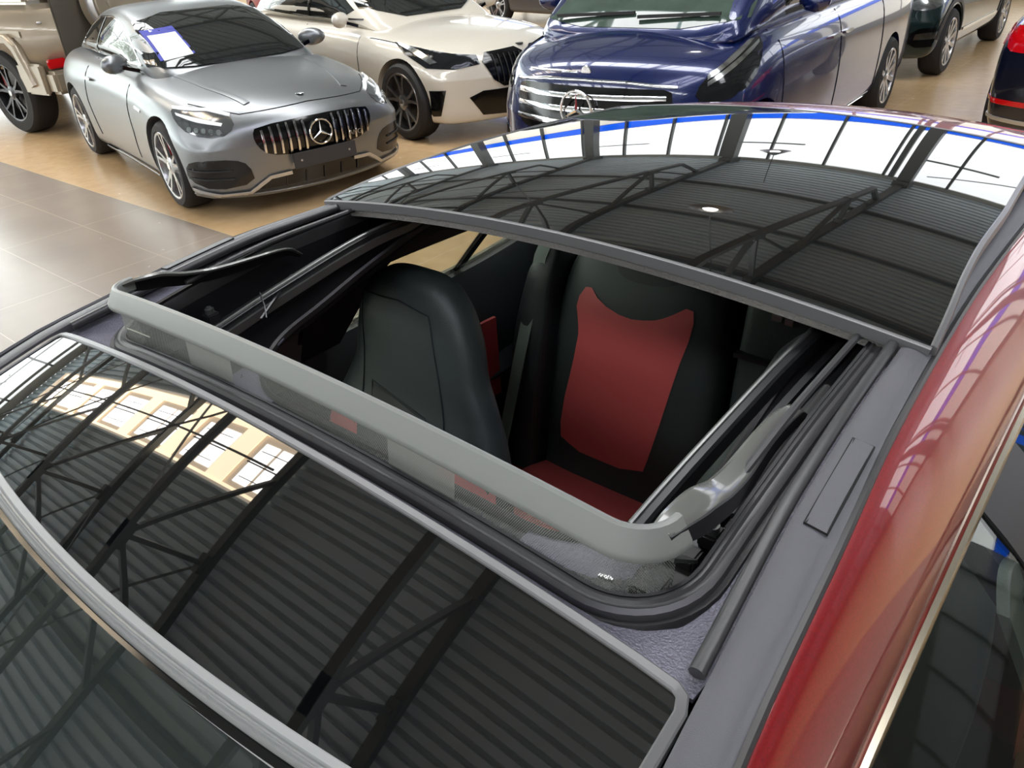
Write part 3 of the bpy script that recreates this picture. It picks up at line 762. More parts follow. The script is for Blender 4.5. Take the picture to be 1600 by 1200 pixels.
# net
nm = bpy.data.materials.new('black_woven_net'); nm.use_nodes = True; nt = nm.node_tree; b = nt.nodes['Principled BSDF']; b.inputs['Base Color'].default_value = lin((128, 130, 123)); b.inputs['Roughness'].default_value = .55
uvn = nt.nodes.new('ShaderNodeUVMap'); sx = nt.nodes.new('ShaderNodeSeparateXYZ'); nt.links.new(uvn.outputs[0], sx.inputs[0])
def nmth(op, a, b_=None):
    n = nt.nodes.new('ShaderNodeMath'); n.operation = op
    for i, v in enumerate((a, b_)):
        if v is None: continue
        if isinstance(v, (int, float)): n.inputs[i].default_value = v
        else: nt.links.new(v, n.inputs[i])
    return n.outputs[0]
P_ = .0040
p1 = nmth('SINE', nmth('MULTIPLY', nmth('ADD', sx.outputs[0], nmth('MULTIPLY', sx.outputs[1], .6)), 2*pi/P_)); p2 = nmth('SINE', nmth('MULTIPLY', nmth('SUBTRACT', sx.outputs[0], nmth('MULTIPLY', sx.outputs[1], .6)), 2*pi/P_))
holem = nmth('GREATER_THAN', nmth('MULTIPLY', nmth('ABSOLUTE', p1), nmth('ABSOLUTE', p2)), .32)
# double layered plain stretches along the net
def band(a, c): return nmth('MULTIPLY', nmth('GREATER_THAN', sx.outputs[0], a), nmth('LESS_THAN', sx.outputs[0], c))
solid = nmth('MAXIMUM', band(.20, .293), nmth('MAXIMUM', band(.545, .628), nmth('GREATER_THAN', sx.outputs[1], 2)))
keep = nmth('MULTIPLY', holem, nmth('SUBTRACT', 1.0, nmth('MULTIPLY', solid, .72)))
tr_ = nt.nodes.new('ShaderNodeBsdfTransparent'); mxs = nt.nodes.new('ShaderNodeMixShader'); nt.links.new(keep, mxs.inputs[0]); nt.links.new(b.outputs[0], mxs.inputs[1]); nt.links.new(tr_.outputs[0], mxs.inputs[2]); nt.links.new(mxs.outputs[0], nt.nodes['Material Output'].inputs[0])
npts = bp_[2:] ; L = [0]
for i in range(1, len(npts)): L.append(L[-1]+math.hypot(npts[i][0]-npts[i-1][0], npts[i][1]-npts[i-1][1]))
vs = []; fs = []; uv = []
for i, (x, y) in enumerate(npts):
    top = Vector((x, y, _zb(x)-.02)); bx = x*.985; by = y-.006 if abs(x) < .38 else y+.004; bot = Vector((bx, by, Zp(bx, .35)-.012))
    for k in range(5):
        p = top.lerp(bot, k/4); vs.append(p); uv.append((L[i], -(p-top).length))
n = len(npts)
fs = [(i*5+k, (i+1)*5+k, (i+1)*5+k+1, i*5+k+1) for i in range(n-1) for k in range(4)]
net = mesh('deflector_net', vs, fs, nm, car, True, CINV, fix=False)
uvl = net.data.uv_layers.new(name='UVMap')
for lo in net.data.loops: uvl.data[lo.index].uv = uv[lo.vertex_index]
# stitching
M['thread'] = mat('pale_thread', (190, 192, 178), .6)
mb = MB()
def nat(l, dn):
    i = max(0, min(n-2, int(np.searchsorted(L, l))-1)); t = (l-L[i])/(L[i+1]-L[i]); a = vs[i*5].lerp(vs[(i+1)*5], t); c = vs[i*5+4].lerp(vs[(i+1)*5+4], t); return a.lerp(c, dn)+Vector((0, -.0012, 0))
for a, c, d in ((.05, .11, .42), (.30, .54, .17), (.635, .80, .17)):
    l = a
    mb = MB()
    while l < c: mb.bar(nat(l, d), nat(l+.0018, d), .0012, .0012); l += .0034
    mb.build('net_stitching', M['thread'], car, False, CINV)
# deflector arms
ay = [.372, .385, .42, .46, .505, .555, .60, .628, .65]; azr = [1.440, 1.441, 1.438, 1.425, 1.417, 1.414, 1.411, 1.405, 1.388]; awd = [.6, .75, .95, .85, .82, .75, .68, .55, .3]
fz = spl(ay, azr); fw_ = spl(ay, awd)
M['armp'] = mat('satin_arm_lit_top', (92, 93, 88), .22, coat=.5)  # dark plastic lightened to carry the light on the arm's top face
for s in (-1, 1):
    ap = [(-.013, -.001), (-.009, .001), (.004, -.002), (.010, -.007), (.0115, -.010), (.009, -.011), (.004, -.006), (-.011, -.005)]
    vs = []; nn_ = len(ap)
    yy = [.372+.278*i/44 for i in range(45)]
    for y in yy:
        w = fw_(y); wob = .004*sin((y-.37)*22)
        for (dx, dz) in ap: vs.append((s*(.400+wob+dx*w), y, fz(y)+dz*w))
    fs = [(i*nn_+j, i*nn_+(j+1) % nn_, (i+1)*nn_+(j+1) % nn_, (i+1)*nn_+j) for i in range(44) for j in range(nn_)] + [tuple(range(nn_)), tuple(44*nn_+j for j in range(nn_))]
    arm_ = part('deflector_arm', (vs, fs), M['armp'])
    fl = [(.0095, -.008), (.0125, -.009), (.0135, -.028), (.0115, -.028)]; v3 = []
    for y in yy:
        w = fw_(y); wob = .004*sin((y-.37)*22)
        for (dx, dz) in fl: v3.append((s*(.400+wob+dx*w), y, fz(y)+dz*w))
    f3 = [(i*4+j, i*4+(j+1) % 4, (i+1)*4+(j+1) % 4, (i+1)*4+j) for i in range(44) for j in range(4)] + [(0, 1, 2, 3), (176, 177, 178, 179)]
    part('arm_flange', (v3, f3), M['trough'], parent=arm_)  # side of the arm in black, carrying its shade
# mechanism pieces in the trough (near corner)
for s in (-1, 1):
    mb = MB(); mb.box((s*.378, .452, 1.322), (.03, .022, .05)); mb.box((s*.392, .476, 1.350), (.018, .02, .016)); mb.box((s*.372, .41, 1.315), (.026, .03, .05)); mb.box((s*.385, .43, 1.333), (.04, .10, .006))
    mb.build('hinge_bracket', M['plastic'], car, True, CINV, .002)
    MB().lathe([(.001, .010), (.0035, .010), (.0035, .007), (.0065, .007), (.0065, 0), (.001, 0)], (s*.392, .476, 1.357), 'z', 16).build('screw', M['rail_hi'], car, True, CINV)
    if s < 0: continue
    mb = MB(); q = [(s*(.404+.0045*cos(k*1.3)), .475+k*.0018, 1.352+.0045*sin(k*1.3)+k*.0004) for k in range(56)]; mb.tube(q, .0012, 5); mb.build('return_spring', M['rail_hi'], car, True, CINV)
    mb = MB(); mb.tube([(s*.40, .50, 1.36), (s*.402, .58, 1.378), (s*.402, .70, 1.39)], .0045, 8); mb.build('link_rod', M['plastic'], car, True, CINV)
    mb = MB(); mb.bar((s*.398, .385, 1.40), (s*.392, .44, 1.352), .012, .003); mb.build('arm_link', M['rail_hi'], car, True, CINV)
mb = MB()
for k in range(5): mb.box((.348+.004*(k % 2), .372+.003*k, 1.362-.003*k), (.003, .003, .003))
mb.build('net_clip', M['silverplastic'], car, False, CINV)
mb = MB(); mb.tube([(-.33, .525, 1.385), (-.30, .51, 1.378), (-.285, .50, 1.368)], .0012, 5); mb.bar((-.30, .50, 1.362), (-.36, .60, 1.378), .003, .003); mb.build('drain_cable', M['rail'], car, True, CINV)

# --- raised sliding glass
def sp(u, v):
    y = .769+.84*v; w = _ws(y); x = -w+2*w*u; y2 = y + (.10*(abs(x)/w)**6 * 0)
    return (x, y2, zs(x, y2))
part('sliding_roof_glass', surf(sp, 44, 40, .005), M['glassroof'])
fe = [(-.474+.948*i/50, .7675) for i in range(51)]
edge = part('sliding_glass_front_edge', sweep([(x, y, zs(x, y)-.006) for x, y in fe], [(-.004, -.008), (-.005, .002), (-.004, .0055), (.0, .0065), (.004, .005), (.004, -.008)]), M['moulding'])
part('sliding_glass_seal', sweep([(x, y+.006, zs(x, y)-.020) for x, y in fe], [(-.004, -.006), (-.005, .006), (.005, .006), (.004, -.006)]), mat('sparkling_grey_foam', (104, 102, 98), .55, bump=1.0, bscale=260, noise=.5))
for s in (-1, 1):
    part('sliding_glass_side_edge', sweep([(s*(_ws(y)+.002), y, zs(_ws(y), y)-.004) for y in [.77+.84*i/40 for i in range(41)]], [(-.004, -.010), (-.004, .003), (0, .0055), (.004, .003), (.004, -.010)]), M['moulding'])
    mb = MB(); mb.bar((s*.385, .85, 1.385), (s*.385, 1.35, 1.405), .014, .05); mb.build('lift_bracket', M['trough'], car, True, CINV)
part('glass_rear_edge', sweep([(-.43+.86*i/40, 1.61, zs(-.43+.86*i/40, 1.61)-.003) for i in range(41)], [(-.004, -.01), (-.004, .004), (.004, .004), (.004, -.01)]), M['moulding'])
# underside carrier
part('glass_carrier', surf(lambda u, v: ((-.44+.88*u)*(1-.08*v), .785+.80*v, zs((-.44+.88*u)*(1-.08*v), .785+.80*v)-.012), 20, 12, .008), M['trough'])

# --- fixed rear roof, red spoiler
def rrf(u, v):
    w = .462+.02*v; x = -w+2*w*u; y = 1.62+.36*v - .05*(x/w)**2*v
    top = 1.421-.12*x*x; e = _ze(y)+.004
    k = min(1, (1-abs(x)/w)/.14); k = k*k*(3-2*k)
    return (x, y, e+(top-.03*max(0, v-.35)**1.5*2-e)*k)
part('rear_roof', surf(rrf, 40, 16, .02), M['red'])

# --- red roof side, chrome window line
_yk = [-.72, -.3, 0, .15, .33, .46, .6, .8, 1.0, 1.3, 1.6, 1.85, 2.05]
xs_ = spl(_yk, [.715, .605, .545, .52, .503, .4965, .487, .478, .473, .472, .468, .463, .45])
zs2 = spl(_yk, [.965, 1.195, 1.295, 1.336, 1.380, 1.399, 1.411, 1.413, 1.409, 1.395, 1.372, 1.342, 1.31])
xt_ = spl(_yk, [.80, .69, .605, .572, .553, .551, .551, .551, .552, .555, .565, .59, .64])
zt_ = spl(_yk, [.94, 1.085, 1.17, 1.205, 1.230, 1.249, 1.265, 1.275, 1.279, 1.270, 1.225, 1.14, 1.02])
belt_x = spl([-.8, 0, 1.0, 1.7, 2.1], [.80, .795, .785, .77, .73]); belt_z = spl([-.8, 0, 1.0, 1.4, 1.7, 2.1], [.955, 1.0, 1.02, 1.03, 1.05, 1.05])
for s in (-1, 1):
    def rs(u, v, s=s):
        y = -.72+2.77*v; a = u*pi/2
        return (s*(xs_(y)+(xt_(y)-xs_(y))*sin(a)**1.15), y, zs2(y)-(zs2(y)-zt_(y))*(1-cos(a))**.85)
    part('roof_side', surf(rs, 16, 90, .02, (-s*.7, 0, -.7)), M['red'])
    tl = [-.5+2.25*i/70 for i in range(71)]
    part('window_trim', sweep([(s*(xt_(y)+.003), y, zt_(y)-.008) for y in tl], [(-.005, -.010), (-.006, .007), (-.001, .010), (.004, .007), (.006, 0), (.005, -.010)] if s > 0 else [(.005, -.010), (.006, .007), (.001, .010), (-.004, .007), (-.006, 0), (-.005, -.010)]), M['chrome_s'])
    part('trim_gap', sweep([(s*(xt_(y)-.004), y, zt_(y)+.001) for y in tl], [(-.002, -.006), (-.002, .002), (.002, .002), (.002, -.006)]), M['well'])
    # side glass
    def sg(y0, y1):
        def f(u, v):
            y = y0+(y1-y0)*u; x0, z0 = xt_(y)+.001, zt_(y)-.014; x1, z1 = belt_x(y)-.012, belt_z(y)
            return (s*(x0+(x1-x0)*(v**.9)), y, z0+(z1-z0)*v)
        return f
    M['sidegl'] = gm
    for nm_, y0, y1 in (('front_door_glass', -.42, .77), ('rear_door_glass', .915, 1.335), ('quarter_glass', 1.365, 1.66)):
        part(nm_, surf(sg(y0, y1), 16, 6, .003, (-s, 0, 0)), M['sidegl'], fix=True)
    def pil(y0, y1, inn=.0, name='pillar', m='black_gloss', th=.02):
        f = sg(y0, y1)
        def g(u, v): p = f(u, v); return (p[0]-s*inn, p[1], p[2]+.004)
        return part(name, surf(g, 4, 8, th, (-s, 0, 0)), M[m])
    pil(.77, .915, 0, 'centre_pillar', 'soft_black'); pil(1.335, 1.365, 0, 'window_divider', 'black_gloss', .012); pil(1.66, 1.98, 0, 'rear_pillar', 'red', .03)
    pil(.755, .905, .022, 'centre_pillar_lining', 'lining', .04)
    pil(-.74, -.42, 0, 'mirror_triangle', 'black_gloss', .012)
    part('belt_moulding', sweep([(s*(belt_x(y)-.004), y, belt_z(y)+.002) for y in [-.6+2.3*i/40 for i in range(41)]], [(-.006, -.006), (-.006, .005), (.006, .005), (.006, -.006)]), M['chrome_s'])
    # lining from the aperture to the window heads
    def ln(u, v):
        y = -.1+1.95*v; x0, z0 = .347, (_za(y) if y > .4 else 1.27)-.016; x1, z1 = xt_(y)+.004, zt_(y)-.012
        return (s*(x0+(x1-x0)*u), y, z0+(z1-z0)*u-(.012+.026*max(0, min(1, (.95-y)/.3)))*sin(pi*u))
    part('headlining', surf(ln, 10, 40, .006), M['lining'])
    def ps(u, v):
        p = wsf(.5+.5*s, v); q = (s*(xs_(p[1])-.002), p[1], zs2(p[1])-.004)
        return (p[0]+(q[0]-p[0])*u, p[1], p[2]+(q[2]-p[2])*u+.004*sin(pi*u))
    part('windscreen_side_trim', surf(ps, 4, 30, .012), M['rubber'])
    # door inner panel with red insert
    def dp(u, v):
        y = -.55+2.25*u; z = belt_z(y)-.004-.62*v; x = belt_x(y)-.03-.05*sin(pi*min(1, v*1.6)) - .04*(v > .45)
        return (s*x, y, z)
    part('door_panel', surf(dp, 40, 14, .02, (s, 0, 0)), M['leather_d'])
    part('door_insert', surf(lambda u, v: (s*(belt_x(1.2)-.098-.008*sin(pi*u)), .98+.42*u+.0*v, .93-.24*v-.04*u), 8, 6, .01, (s, 0, 0)), M['reddoor'])
    # belt tower / pillar cover ahead of the centre pillar; far one lightened for window light
    part('pillar_cover', surf(lambda u, v: (s*(.60+.10*v-.012*sin(pi*u)), (.665 if s < 0 else .70)+.10*u+.01*v, 1.215-.22*v-.02*(1-sin(pi*u))*(1-v)), 10, 10, .012, (s, 0, 0)), M['pillar' if s < 0 else 'leather'])
    # mirror
    mb = MB(); o = part('door_mirror', surf(lambda u, v: (s*(.86+.11*cos(2*pi*u)*sin(pi*v)+.0), -.50-.06*cos(pi*v)*1.0+.05*sin(2*pi*u)*sin(pi*v)*.4, 1.02+.075*sin(2*pi*u)*sin(pi*v)), 20, 10), M['red'])
# front underside lining over the windscreen header and interior roof front
part('headlining', surf(lambda u, v: (-.47+.94*u, .06+.39*v, 1.292-.02*abs(2*u-1)+.0*v), 10, 4, .005), M['lining'])
part('headlining', surf(lambda u, v: (-.47+.94*u, 1.56+.42*v, 1.33-.05*v), 6, 4, .005), M['lining'])

# --- seats
def superloop(cx, cy, cz, w, d, tilt, n=20, e=.55):
    q = []
    for i in range(n):
        a = 2*pi*i/n; c_, s_ = cos(a), sin(a)
        x = w*math.copysign(abs(c_)**e, c_); y = d*math.copysign(abs(s_)**e, s_)
        q.append((cx+x, cy+y, cz+tilt*0))
    return q
def loft(secs, n=20, e=.55):
    vs = []; fs = []
    for (cx, cy, cz, w, d) in secs: vs += superloop(cx, cy, cz, w, d, 0, n, e)
    for i in range(len(secs)-1):
        for j in range(n): fs.append((i*n+j, i*n+(j+1) % n, (i+1)*n+(j+1) % n, (i+1)*n+j))
    fs.append(tuple(range(n))[::-1]); fs.append(tuple((len(secs)-1)*n+j for j in range(n)))
    return vs, fs
def dens(rows, k=5):
    z = [r[2] for r in rows]; f = [spl(z, [r[i] for r in rows]) for i in (0, 1, 3, 4)]; out = []
    for i in range(len(rows)-1):
        for j in range(k): zz = z[i]+(z[i+1]-z[i])*j/k; out.append((f[0](zz), f[1](zz), zz, f[2](zz), f[3](zz)))
    out.append(rows[-1]); return out
def front_seat(cx, dy):
    rows = dens([(a, b+dy, c, d, e) for a, b, c, d, e in [(cx, .70, .48, .235, .06), (cx, .725, .62, .245, .065), (cx, .745, .78, .245, .065), (cx, .765, .90, .238, .06), (cx, .785, .98, .225, .055), (cx, .80, 1.03, .205, .05), (cx, .812, 1.075, .182, .045), (cx-.004, .825, 1.13, .156, .045), (cx-.008, .835, 1.18, .148, .045), (cx-.012, .845, 1.235, .128, .042), (cx-.014, .85, 1.268, .102, .038), (cx-.014, .852, 1.288, .07, .028), (cx-.014, .853, 1.296, .03, .012)]])
    o = part('seat', loft(rows, 28, .62), M['leather'])
    t = tree_of(o)
    # tree is in world space since vertices are world coordinates
    def fp_(name, poly, m, off=.002, th=.004, rnd=2, step=.02):
        # looking along +Y (poly in x,z)
        out = smooth_poly(poly, rnd) if rnd else poly; o2 = []
        for i in range(len(out)):
            a = out[i]; b = out[(i+1) % len(out)]; L_ = math.hypot(b[0]-a[0], b[1]-a[1]); n_ = max(1, int(L_/step))
            for k in range(n_): o2.append((a[0]+(b[0]-a[0])*k/n_, a[1]+(b[1]-a[1])*k/n_))
        xs = [p[0] for p in o2]; zz = [p[1] for p in o2]; inn = []
        u = min(xs)+step/2
        while u < max(xs):
            w = min(zz)+step/2
            while w < max(zz):
                if inside((u, w), o2) and min((u-p[0])**2+(w-p[1])**2 for p in o2) > (step*.4)**2: inn.append((u, w))
                w += step
            u += step
        r = delaunay_2d_cdt([Vector(p) for p in o2+inn], [(i, (i+1) % len(o2)) for i in range(len(o2))], [], 1, 1e-6)
        top = []; bad = set()
        for i, p in enumerate(r[0]):
            h = t.ray_cast(Vector((p[0], -2, p[1])), Vector((0, 1, 0)), 6)
            if h[0] is None: bad.add(i); top.append(Vector((0, 0, 0))); continue
            nn = h[1] if h[1].y < 0 else -h[1]; top.append(h[0]+nn*off)
        F = [tuple(f) for f in r[2] if not any(i in bad for i in f)]
        return part(name, (top, F), m, True, o, False)
    return o, fp_, t
seatL = []
for cx, dy in ((-.352, 0), (.375, .16)):
    o, fpp, t = front_seat(cx, dy)
    # shade of the neck recess laid on as a dark patch, then bolster and seams
    fpp('neck_recess_shade', [(cx-.085, 1.082), (cx-.06, 1.077), (cx+.06, 1.052), (cx+.05, 1.042), (cx-.04, 1.052), (cx-.075, 1.03)], M['soft_black'], .0015)
    for s in ((-1, 1) if cx < 0 else (-1,)):
        fpp('shoulder_insert', [(cx+s*.105, 1.012), (cx+s*.15, 1.028), (cx+s*.20, 1.02), (cx+s*.228, .97), (cx+s*.235, .80), (cx+s*.23, .60), (cx+s*.12, .60), (cx+s*.11, .85)], M['redleather'], .002)
    fpp('seat_centre', [(cx-.09, .96), (cx+.09, .96), (cx+.10, .60), (cx-.10, .60)], M['redleather'], .002)
    def seam(pts):
        q = []
        for i in range(len(pts)-1):
            for k in range(8):
                x = pts[i][0]+(pts[i+1][0]-pts[i][0])*k/8; z = pts[i][1]+(pts[i+1][1]-pts[i][1])*k/8
                h = t.ray_cast(Vector((x, -2, z)), Vector((0, 1, 0)), 6)
                if h[0] is not None: q.append(h[0]+Vector((0, -.001, 0)))
        if len(q) > 2: part('seam', sweep(q, [(.0014*cos(a), .0014*sin(a)) for a in [2*pi*k/6 for k in range(6)]]), M['leather_d'], parent=o)
    seam([(cx-.085, 1.085), (cx+.06, 1.056), (cx+.10, 1.03), (cx+.125, .97)]); seam([(cx-.085, 1.085), (cx-.08, 1.04), (cx-.11, .99)])
    seam([(cx-.13, 1.245), (cx-.02, 1.252), (cx+.055, 1.24), (cx+.075, 1.17), (cx+.10, 1.08), (cx+.12, 1.0), (cx+.11, .85)])
    seam([(cx-.13, 1.245), (cx-.115, 1.15), (cx-.11, 1.05), (cx-.12, .98)])
    cu = part('seat_cushion', loft(dens([(cx, .46+dy, .30, .24, .24), (cx, .45+dy, .36, .255, .26), (cx, .44+dy, .43, .25, .255), (cx, .44+dy, .47, .22, .22), (cx, .44+dy, .48, .1, .1)], 3), 28, .5), M['redleather'], parent=o)
# rear bench
rows = dens([(-.30, 1.46, .42, .275, .09), (-.30, 1.49, .55, .28, .09), (-.30, 1.53, .75, .285, .085), (-.30, 1.56, .92, .28, .08), (-.30, 1.585, 1.02, .26, .07), (-.30, 1.60, 1.08, .225, .06), (-.30, 1.605, 1.12, .19, .05), (-.30, 1.61, 1.135, .12, .03)])
for cx, lab in ((-.305, 'rear_seat'), (.34, 'rear_seat')):
    cs_ = -.315 if cx < 0 else .37; rw = [(cs_, r[1], r[2], r[3]*.85, r[4]) for r in rows]
    o = part(lab, loft(rw, 28, .5), M['leather']); t = tree_of(o)
    def pf(name, poly, m, off=.002, rnd=2, step=.025, th=0):
        out = smooth_poly(poly, rnd) if rnd else poly; o2 = []
        for i in range(len(out)):
            a = out[i]; b = out[(i+1) % len(out)]; L_ = math.hypot(b[0]-a[0], b[1]-a[1]); n_ = max(1, int(L_/step))
            for k in range(n_): o2.append((a[0]+(b[0]-a[0])*k/n_, a[1]+(b[1]-a[1])*k/n_))
        inn = []; u = min(p[0] for p in o2)+step/2
        while u < max(p[0] for p in o2):
            w = min(p[1] for p in o2)+step/2
            while w < max(p[1] for p in o2):
                if inside((u, w), o2) and min((u-p[0])**2+(w-p[1])**2 for p in o2) > (step*.4)**2: inn.append((u, w))
                w += step
            u += step
        r = delaunay_2d_cdt([Vector(p) for p in o2+inn], [(i, (i+1) % len(o2)) for i in range(len(o2))], [], 1, 1e-6); top = []; bad = set()
        for i, p in enumerate(r[0]):
            h = t.ray_cast(Vector((p[0], -2, p[1])), Vector((0, 1, 0)), 6)
            if h[0] is None: bad.add(i); top.append(Vector((0, 0, 0))); continue
            nn = h[1] if h[1].y < 0 else -h[1]; top.append(h[0]+nn*off)
        return part(name, (top, [tuple(f) for f in r[2] if not any(i in bad for i in f)]), m, True, o, False)
    dx = cx+.28
    pf('red_insert', [(dx-.425, 1.005), (dx-.455, .955), (dx-.437, .90), (dx-.432, .86), (dx-.465, .63), (dx-.45, .55), (dx-.19, .55), (dx-.175, .62), (dx-.142, .84), (dx-.118, .96), (dx-.132, 1.012), (dx-.19, .972), (dx-.23, .955), (dx-.30, .945), (dx-.38, .965)], M['redleather'], .003, 1)
    pf('headrest_recess', [(dx-.36, 1.075), (dx-.25, 1.085), (dx-.17, 1.075), (dx-.19, 1.035), (dx-.34, 1.03)], M['leather_d'], .002)
    part('seat_cushion', loft(dens([(cx, 1.22, .28, .27, .26), (cx, 1.21, .38, .28, .28), (cx, 1.20, .45, .275, .27), (cx, 1.20, .475, .24, .23), (cx, 1.2, .485, .12, .1)], 3), 28, .5), M['redleather'], parent=o)
# middle panel with armrest
ar = part('centre_backrest', loft(dens([(.05, 1.51, .44, .088, .07), (.05, 1.55, .80, .088, .07), (.05, 1.575, 1.02, .085, .06), (.05, 1.58, 1.10, .075, .05)]), 20, .35), M['leather'])
MB().box((.05, 1.497, .93), (.17, .02, .012)).build('armrest_seam', M['leather_d'], ar, True)
mb = MB(); mb.box((.045, 1.513, 1.035), (.022, .006, .014)); mb.box((.073, 1.513, 1.032), (.018, .006, .014)); mb.build('anchor_tag', M['silverplastic'], ar, False)
# pillar side bolster and belt at the far rear corner
part('side_bolster', loft(dens([(-.60, 1.44, .45, .06, .09), (-.60, 1.50, .8, .06, .09), (-.59, 1.55, 1.0, .05, .08), (-.585, 1.57, 1.07, .03, .05)]), 16, .5), M['leather_d'])
part('side_bolster', loft(dens([(.64, 1.44, .45, .06, .09), (.64, 1.50, .8, .06, .09), (.63, 1.55, 1.0, .05, .08), (.62, 1.57, 1.07, .03, .05)]), 16, .5), M['leather_d'])
part('seat_belt', sweep([(-.60, 1.60, 1.16), (-.60, 1.50, 1.05), (-.605, 1.40, .80), (-.62, 1.30, .5)], [(-.02, -.001), (-.02, .001), (.02, .001), (.02, -.001)]), M['pillar'])
part('bench_backing', surf(lambda u, v: (-.70+1.40*u, 1.69, .3+.76*v), 4, 4, .02, (0, 1, 0)), M['lining'])
part('parcel_shelf', surf(lambda u, v: (-.68+1.36*u, 1.62+.45*v, 1.04), 4, 4, .02), M['leather_d'])
part('cabin_floor', surf(lambda u, v: (-.74+1.48*u, -.6+2.6*v, .25), 4, 4, .02), M['lining'])
part('centre_console', surf(lambda u, v: (-.11+.22*u, -.2+1.15*v, .30+.28*sin(pi*u)**.3), 8, 10, .02), M['leather_d'])
def dsh(u, v): a = pi*v; return (-.70+1.4*u, -.62+.42*(1-cos(a))/2*1.0, .88+.08*sin(a)-.22*max(0, v-.7)/.3)
part('dashboard', surf(dsh, 10, 12, .05), M['leather_d'])
sw = MB(); c_ = Vector((.345, .02, .86)); R_ = Matrix.Rotation(radians(-62), 3, 'X'); q = [c_+R_ @ Vector((.18*cos(2*pi*i/32), .18*sin(2*pi*i/32), 0)) for i in range(32)]
v_, f_ = sweep(q, [(.014*cos(a), .014*sin(a)) for a in [2*pi*k/8 for k in range(8)]], closed=True); sw.add(v_, f_)
sw.bar(q[0], q[16], .05, .02); sw.bar(c_, q[24], .04, .02); sw.build('steering_wheel', M['leather_d'], car, True, CINV)

# --- lower body, bonnet, wheels (local frame: x forward)
NOSE = spl([.1, .3, .5, .7, .9], [-.03, .03, .05, .02, -.06])
TAIL = spl([.1, .3, .55, .8, 1.1], [-.05, .02, .03, .0, -.04])
rows = [(2.18, .66, .70, .70, .80, .30), (2.02, .72, .76, .80, .86, .30), (1.75, .80, .84, .84, .89, .2), (1.38, .86, .90, .85, .90, .06), (1.15, .90, .95, .84, .90, 0), (1.02, .93, .965, .83, .895, 0), (.4, .95, .955, .80, .89, 0), (-.3, .965, .97, .795, .89, 0), (-1.0, .975, .98, .79, .895, 0), (-1.35, .985, 1.0, .78, .90, .04), (-1.75, .99, 1.02, .75, .87, .12), (-2.05, .99, 1.03, .66, .80, .2), (-2.14, .94, 1.0, .58, .74, .22)]
v_, f_ = lower_body(dict(rows=rows, nose=NOSE, tail=TAIL, zb=.2, zm=.6))
WX = (1.38, -1.35); Rw = .325
me = subsurf_mesh(v_, f_, 2, [((x, s*.86, Rw), Rw+.035, .5) for x in WX for s in (-1, 1)])
bm = bmesh.new(); bm.from_mesh(me)
bmesh.ops.delete(bm, geom=[f for f in bm.faces if f.normal.z > .35 and f.calc_center_median().z > .85 and -2.0 < f.calc_center_median().x < 1.05 and abs(f.calc_center_median().y) < .74], context='FACES')
bm.to_mesh(me); bm.free(); me.name = 'body_shell'
body = newobj('body_shell', me, car, M['red'])
w0 = None
for x in WX:
    for s in (1, -1):
        if w0 is None: w0 = make_wheel(Rw, .24, .21, (5, 1), M['rim_s'], car, (x, s*.80, Rw), s)
        else: make_wheel(Rw, .24, .21, (5, 1), M['rim_s'], car, (x, s*.80, Rw), s, src=w0)
# ================================================================== the other cars
M['silver'] = mat('matt_silver_paint', (128, 131, 133), .33, metal=.75, coat=.25, coat_rough=.2)
M['white'] = mat('off_white_paint', (206, 200, 186), .3, coat=1)
M['blue'] = mat('dark_blue_paint', (8, 26, 78), .25, metal=.3, coat=1)
M['beige'] = mat('beige_metallic_paint', (158, 146, 126), .35, metal=.4, coat=.7)
M['teal'] = mat('dark_green_paint', (24, 42, 42), .25, metal=.3, coat=1)
M['navy'] = mat('blue_black_paint', (12, 16, 28), .2, coat=1)
M['glass_van'] = mat('green_tinted_windscreen', (62, 76, 68), .03, ior=1.5, noise=.4)
M['maroon'] = mat('bright_red_paint', (150, 14, 26), .3, coat=1)
M['grey'] = mat('dark_grey_paint', (60, 60, 62), .3, coat=1)

def base_car(name, label, paint, loc, yaw, rows, green, wb, wheel, nose=None, tail=None, zb=.2, zm=.58, cuts=True, lv=2, mrim='rim_s', track=None, caliper=None, cat='car'):
    root = thing(name, label, cat, (loc[0], loc[1], 0), yaw)
    v, f = lower_body(dict(rows=rows, nose=spl(*nose), tail=spl(*tail), zb=zb, zm=zm))
    R, rim, wd, style = wheel; hw = rows[len(rows)//2][4]
    track = track or hw-wd/2+.005
    me = subsurf_mesh(v, f, lv, [((x, s*(hw-.04), R), R+.04, .56) for x in wb for s in (-1, 1)] if cuts else ())
    me.name = 'body_shell'; b = newobj('body_shell', me, root, paint)
    green = [(x, zb_-.09, wb_, zr_-(.075 if i == 0 else 0), wr_) for i, (x, zb_, wb_, zr_, wr_) in enumerate(green)]
    v, f = greenhouse(green); me = subsurf_mesh(v, f, lv); me.name = 'cabin_roof'; g = newobj('cabin_roof', me, root, paint)
    w = None
    for x in wb:
        for s in (1, -1):
            if w is None: w = make_wheel(R, rim, wd, style, M[mrim], root, (x, s*track, R), s, caliper)
            else: make_wheel(R, rim, wd, style, M[mrim], root, (x, s*track, R), s, caliper, src=w)
    MB().box(((wb[0]+wb[1])/2, 0, R*.95), (wb[0]-wb[1]-R*2.2, hw*1.7, .1)).build('underbody', M['well'], root)
    return root, tree_of(b), tree_of(g)

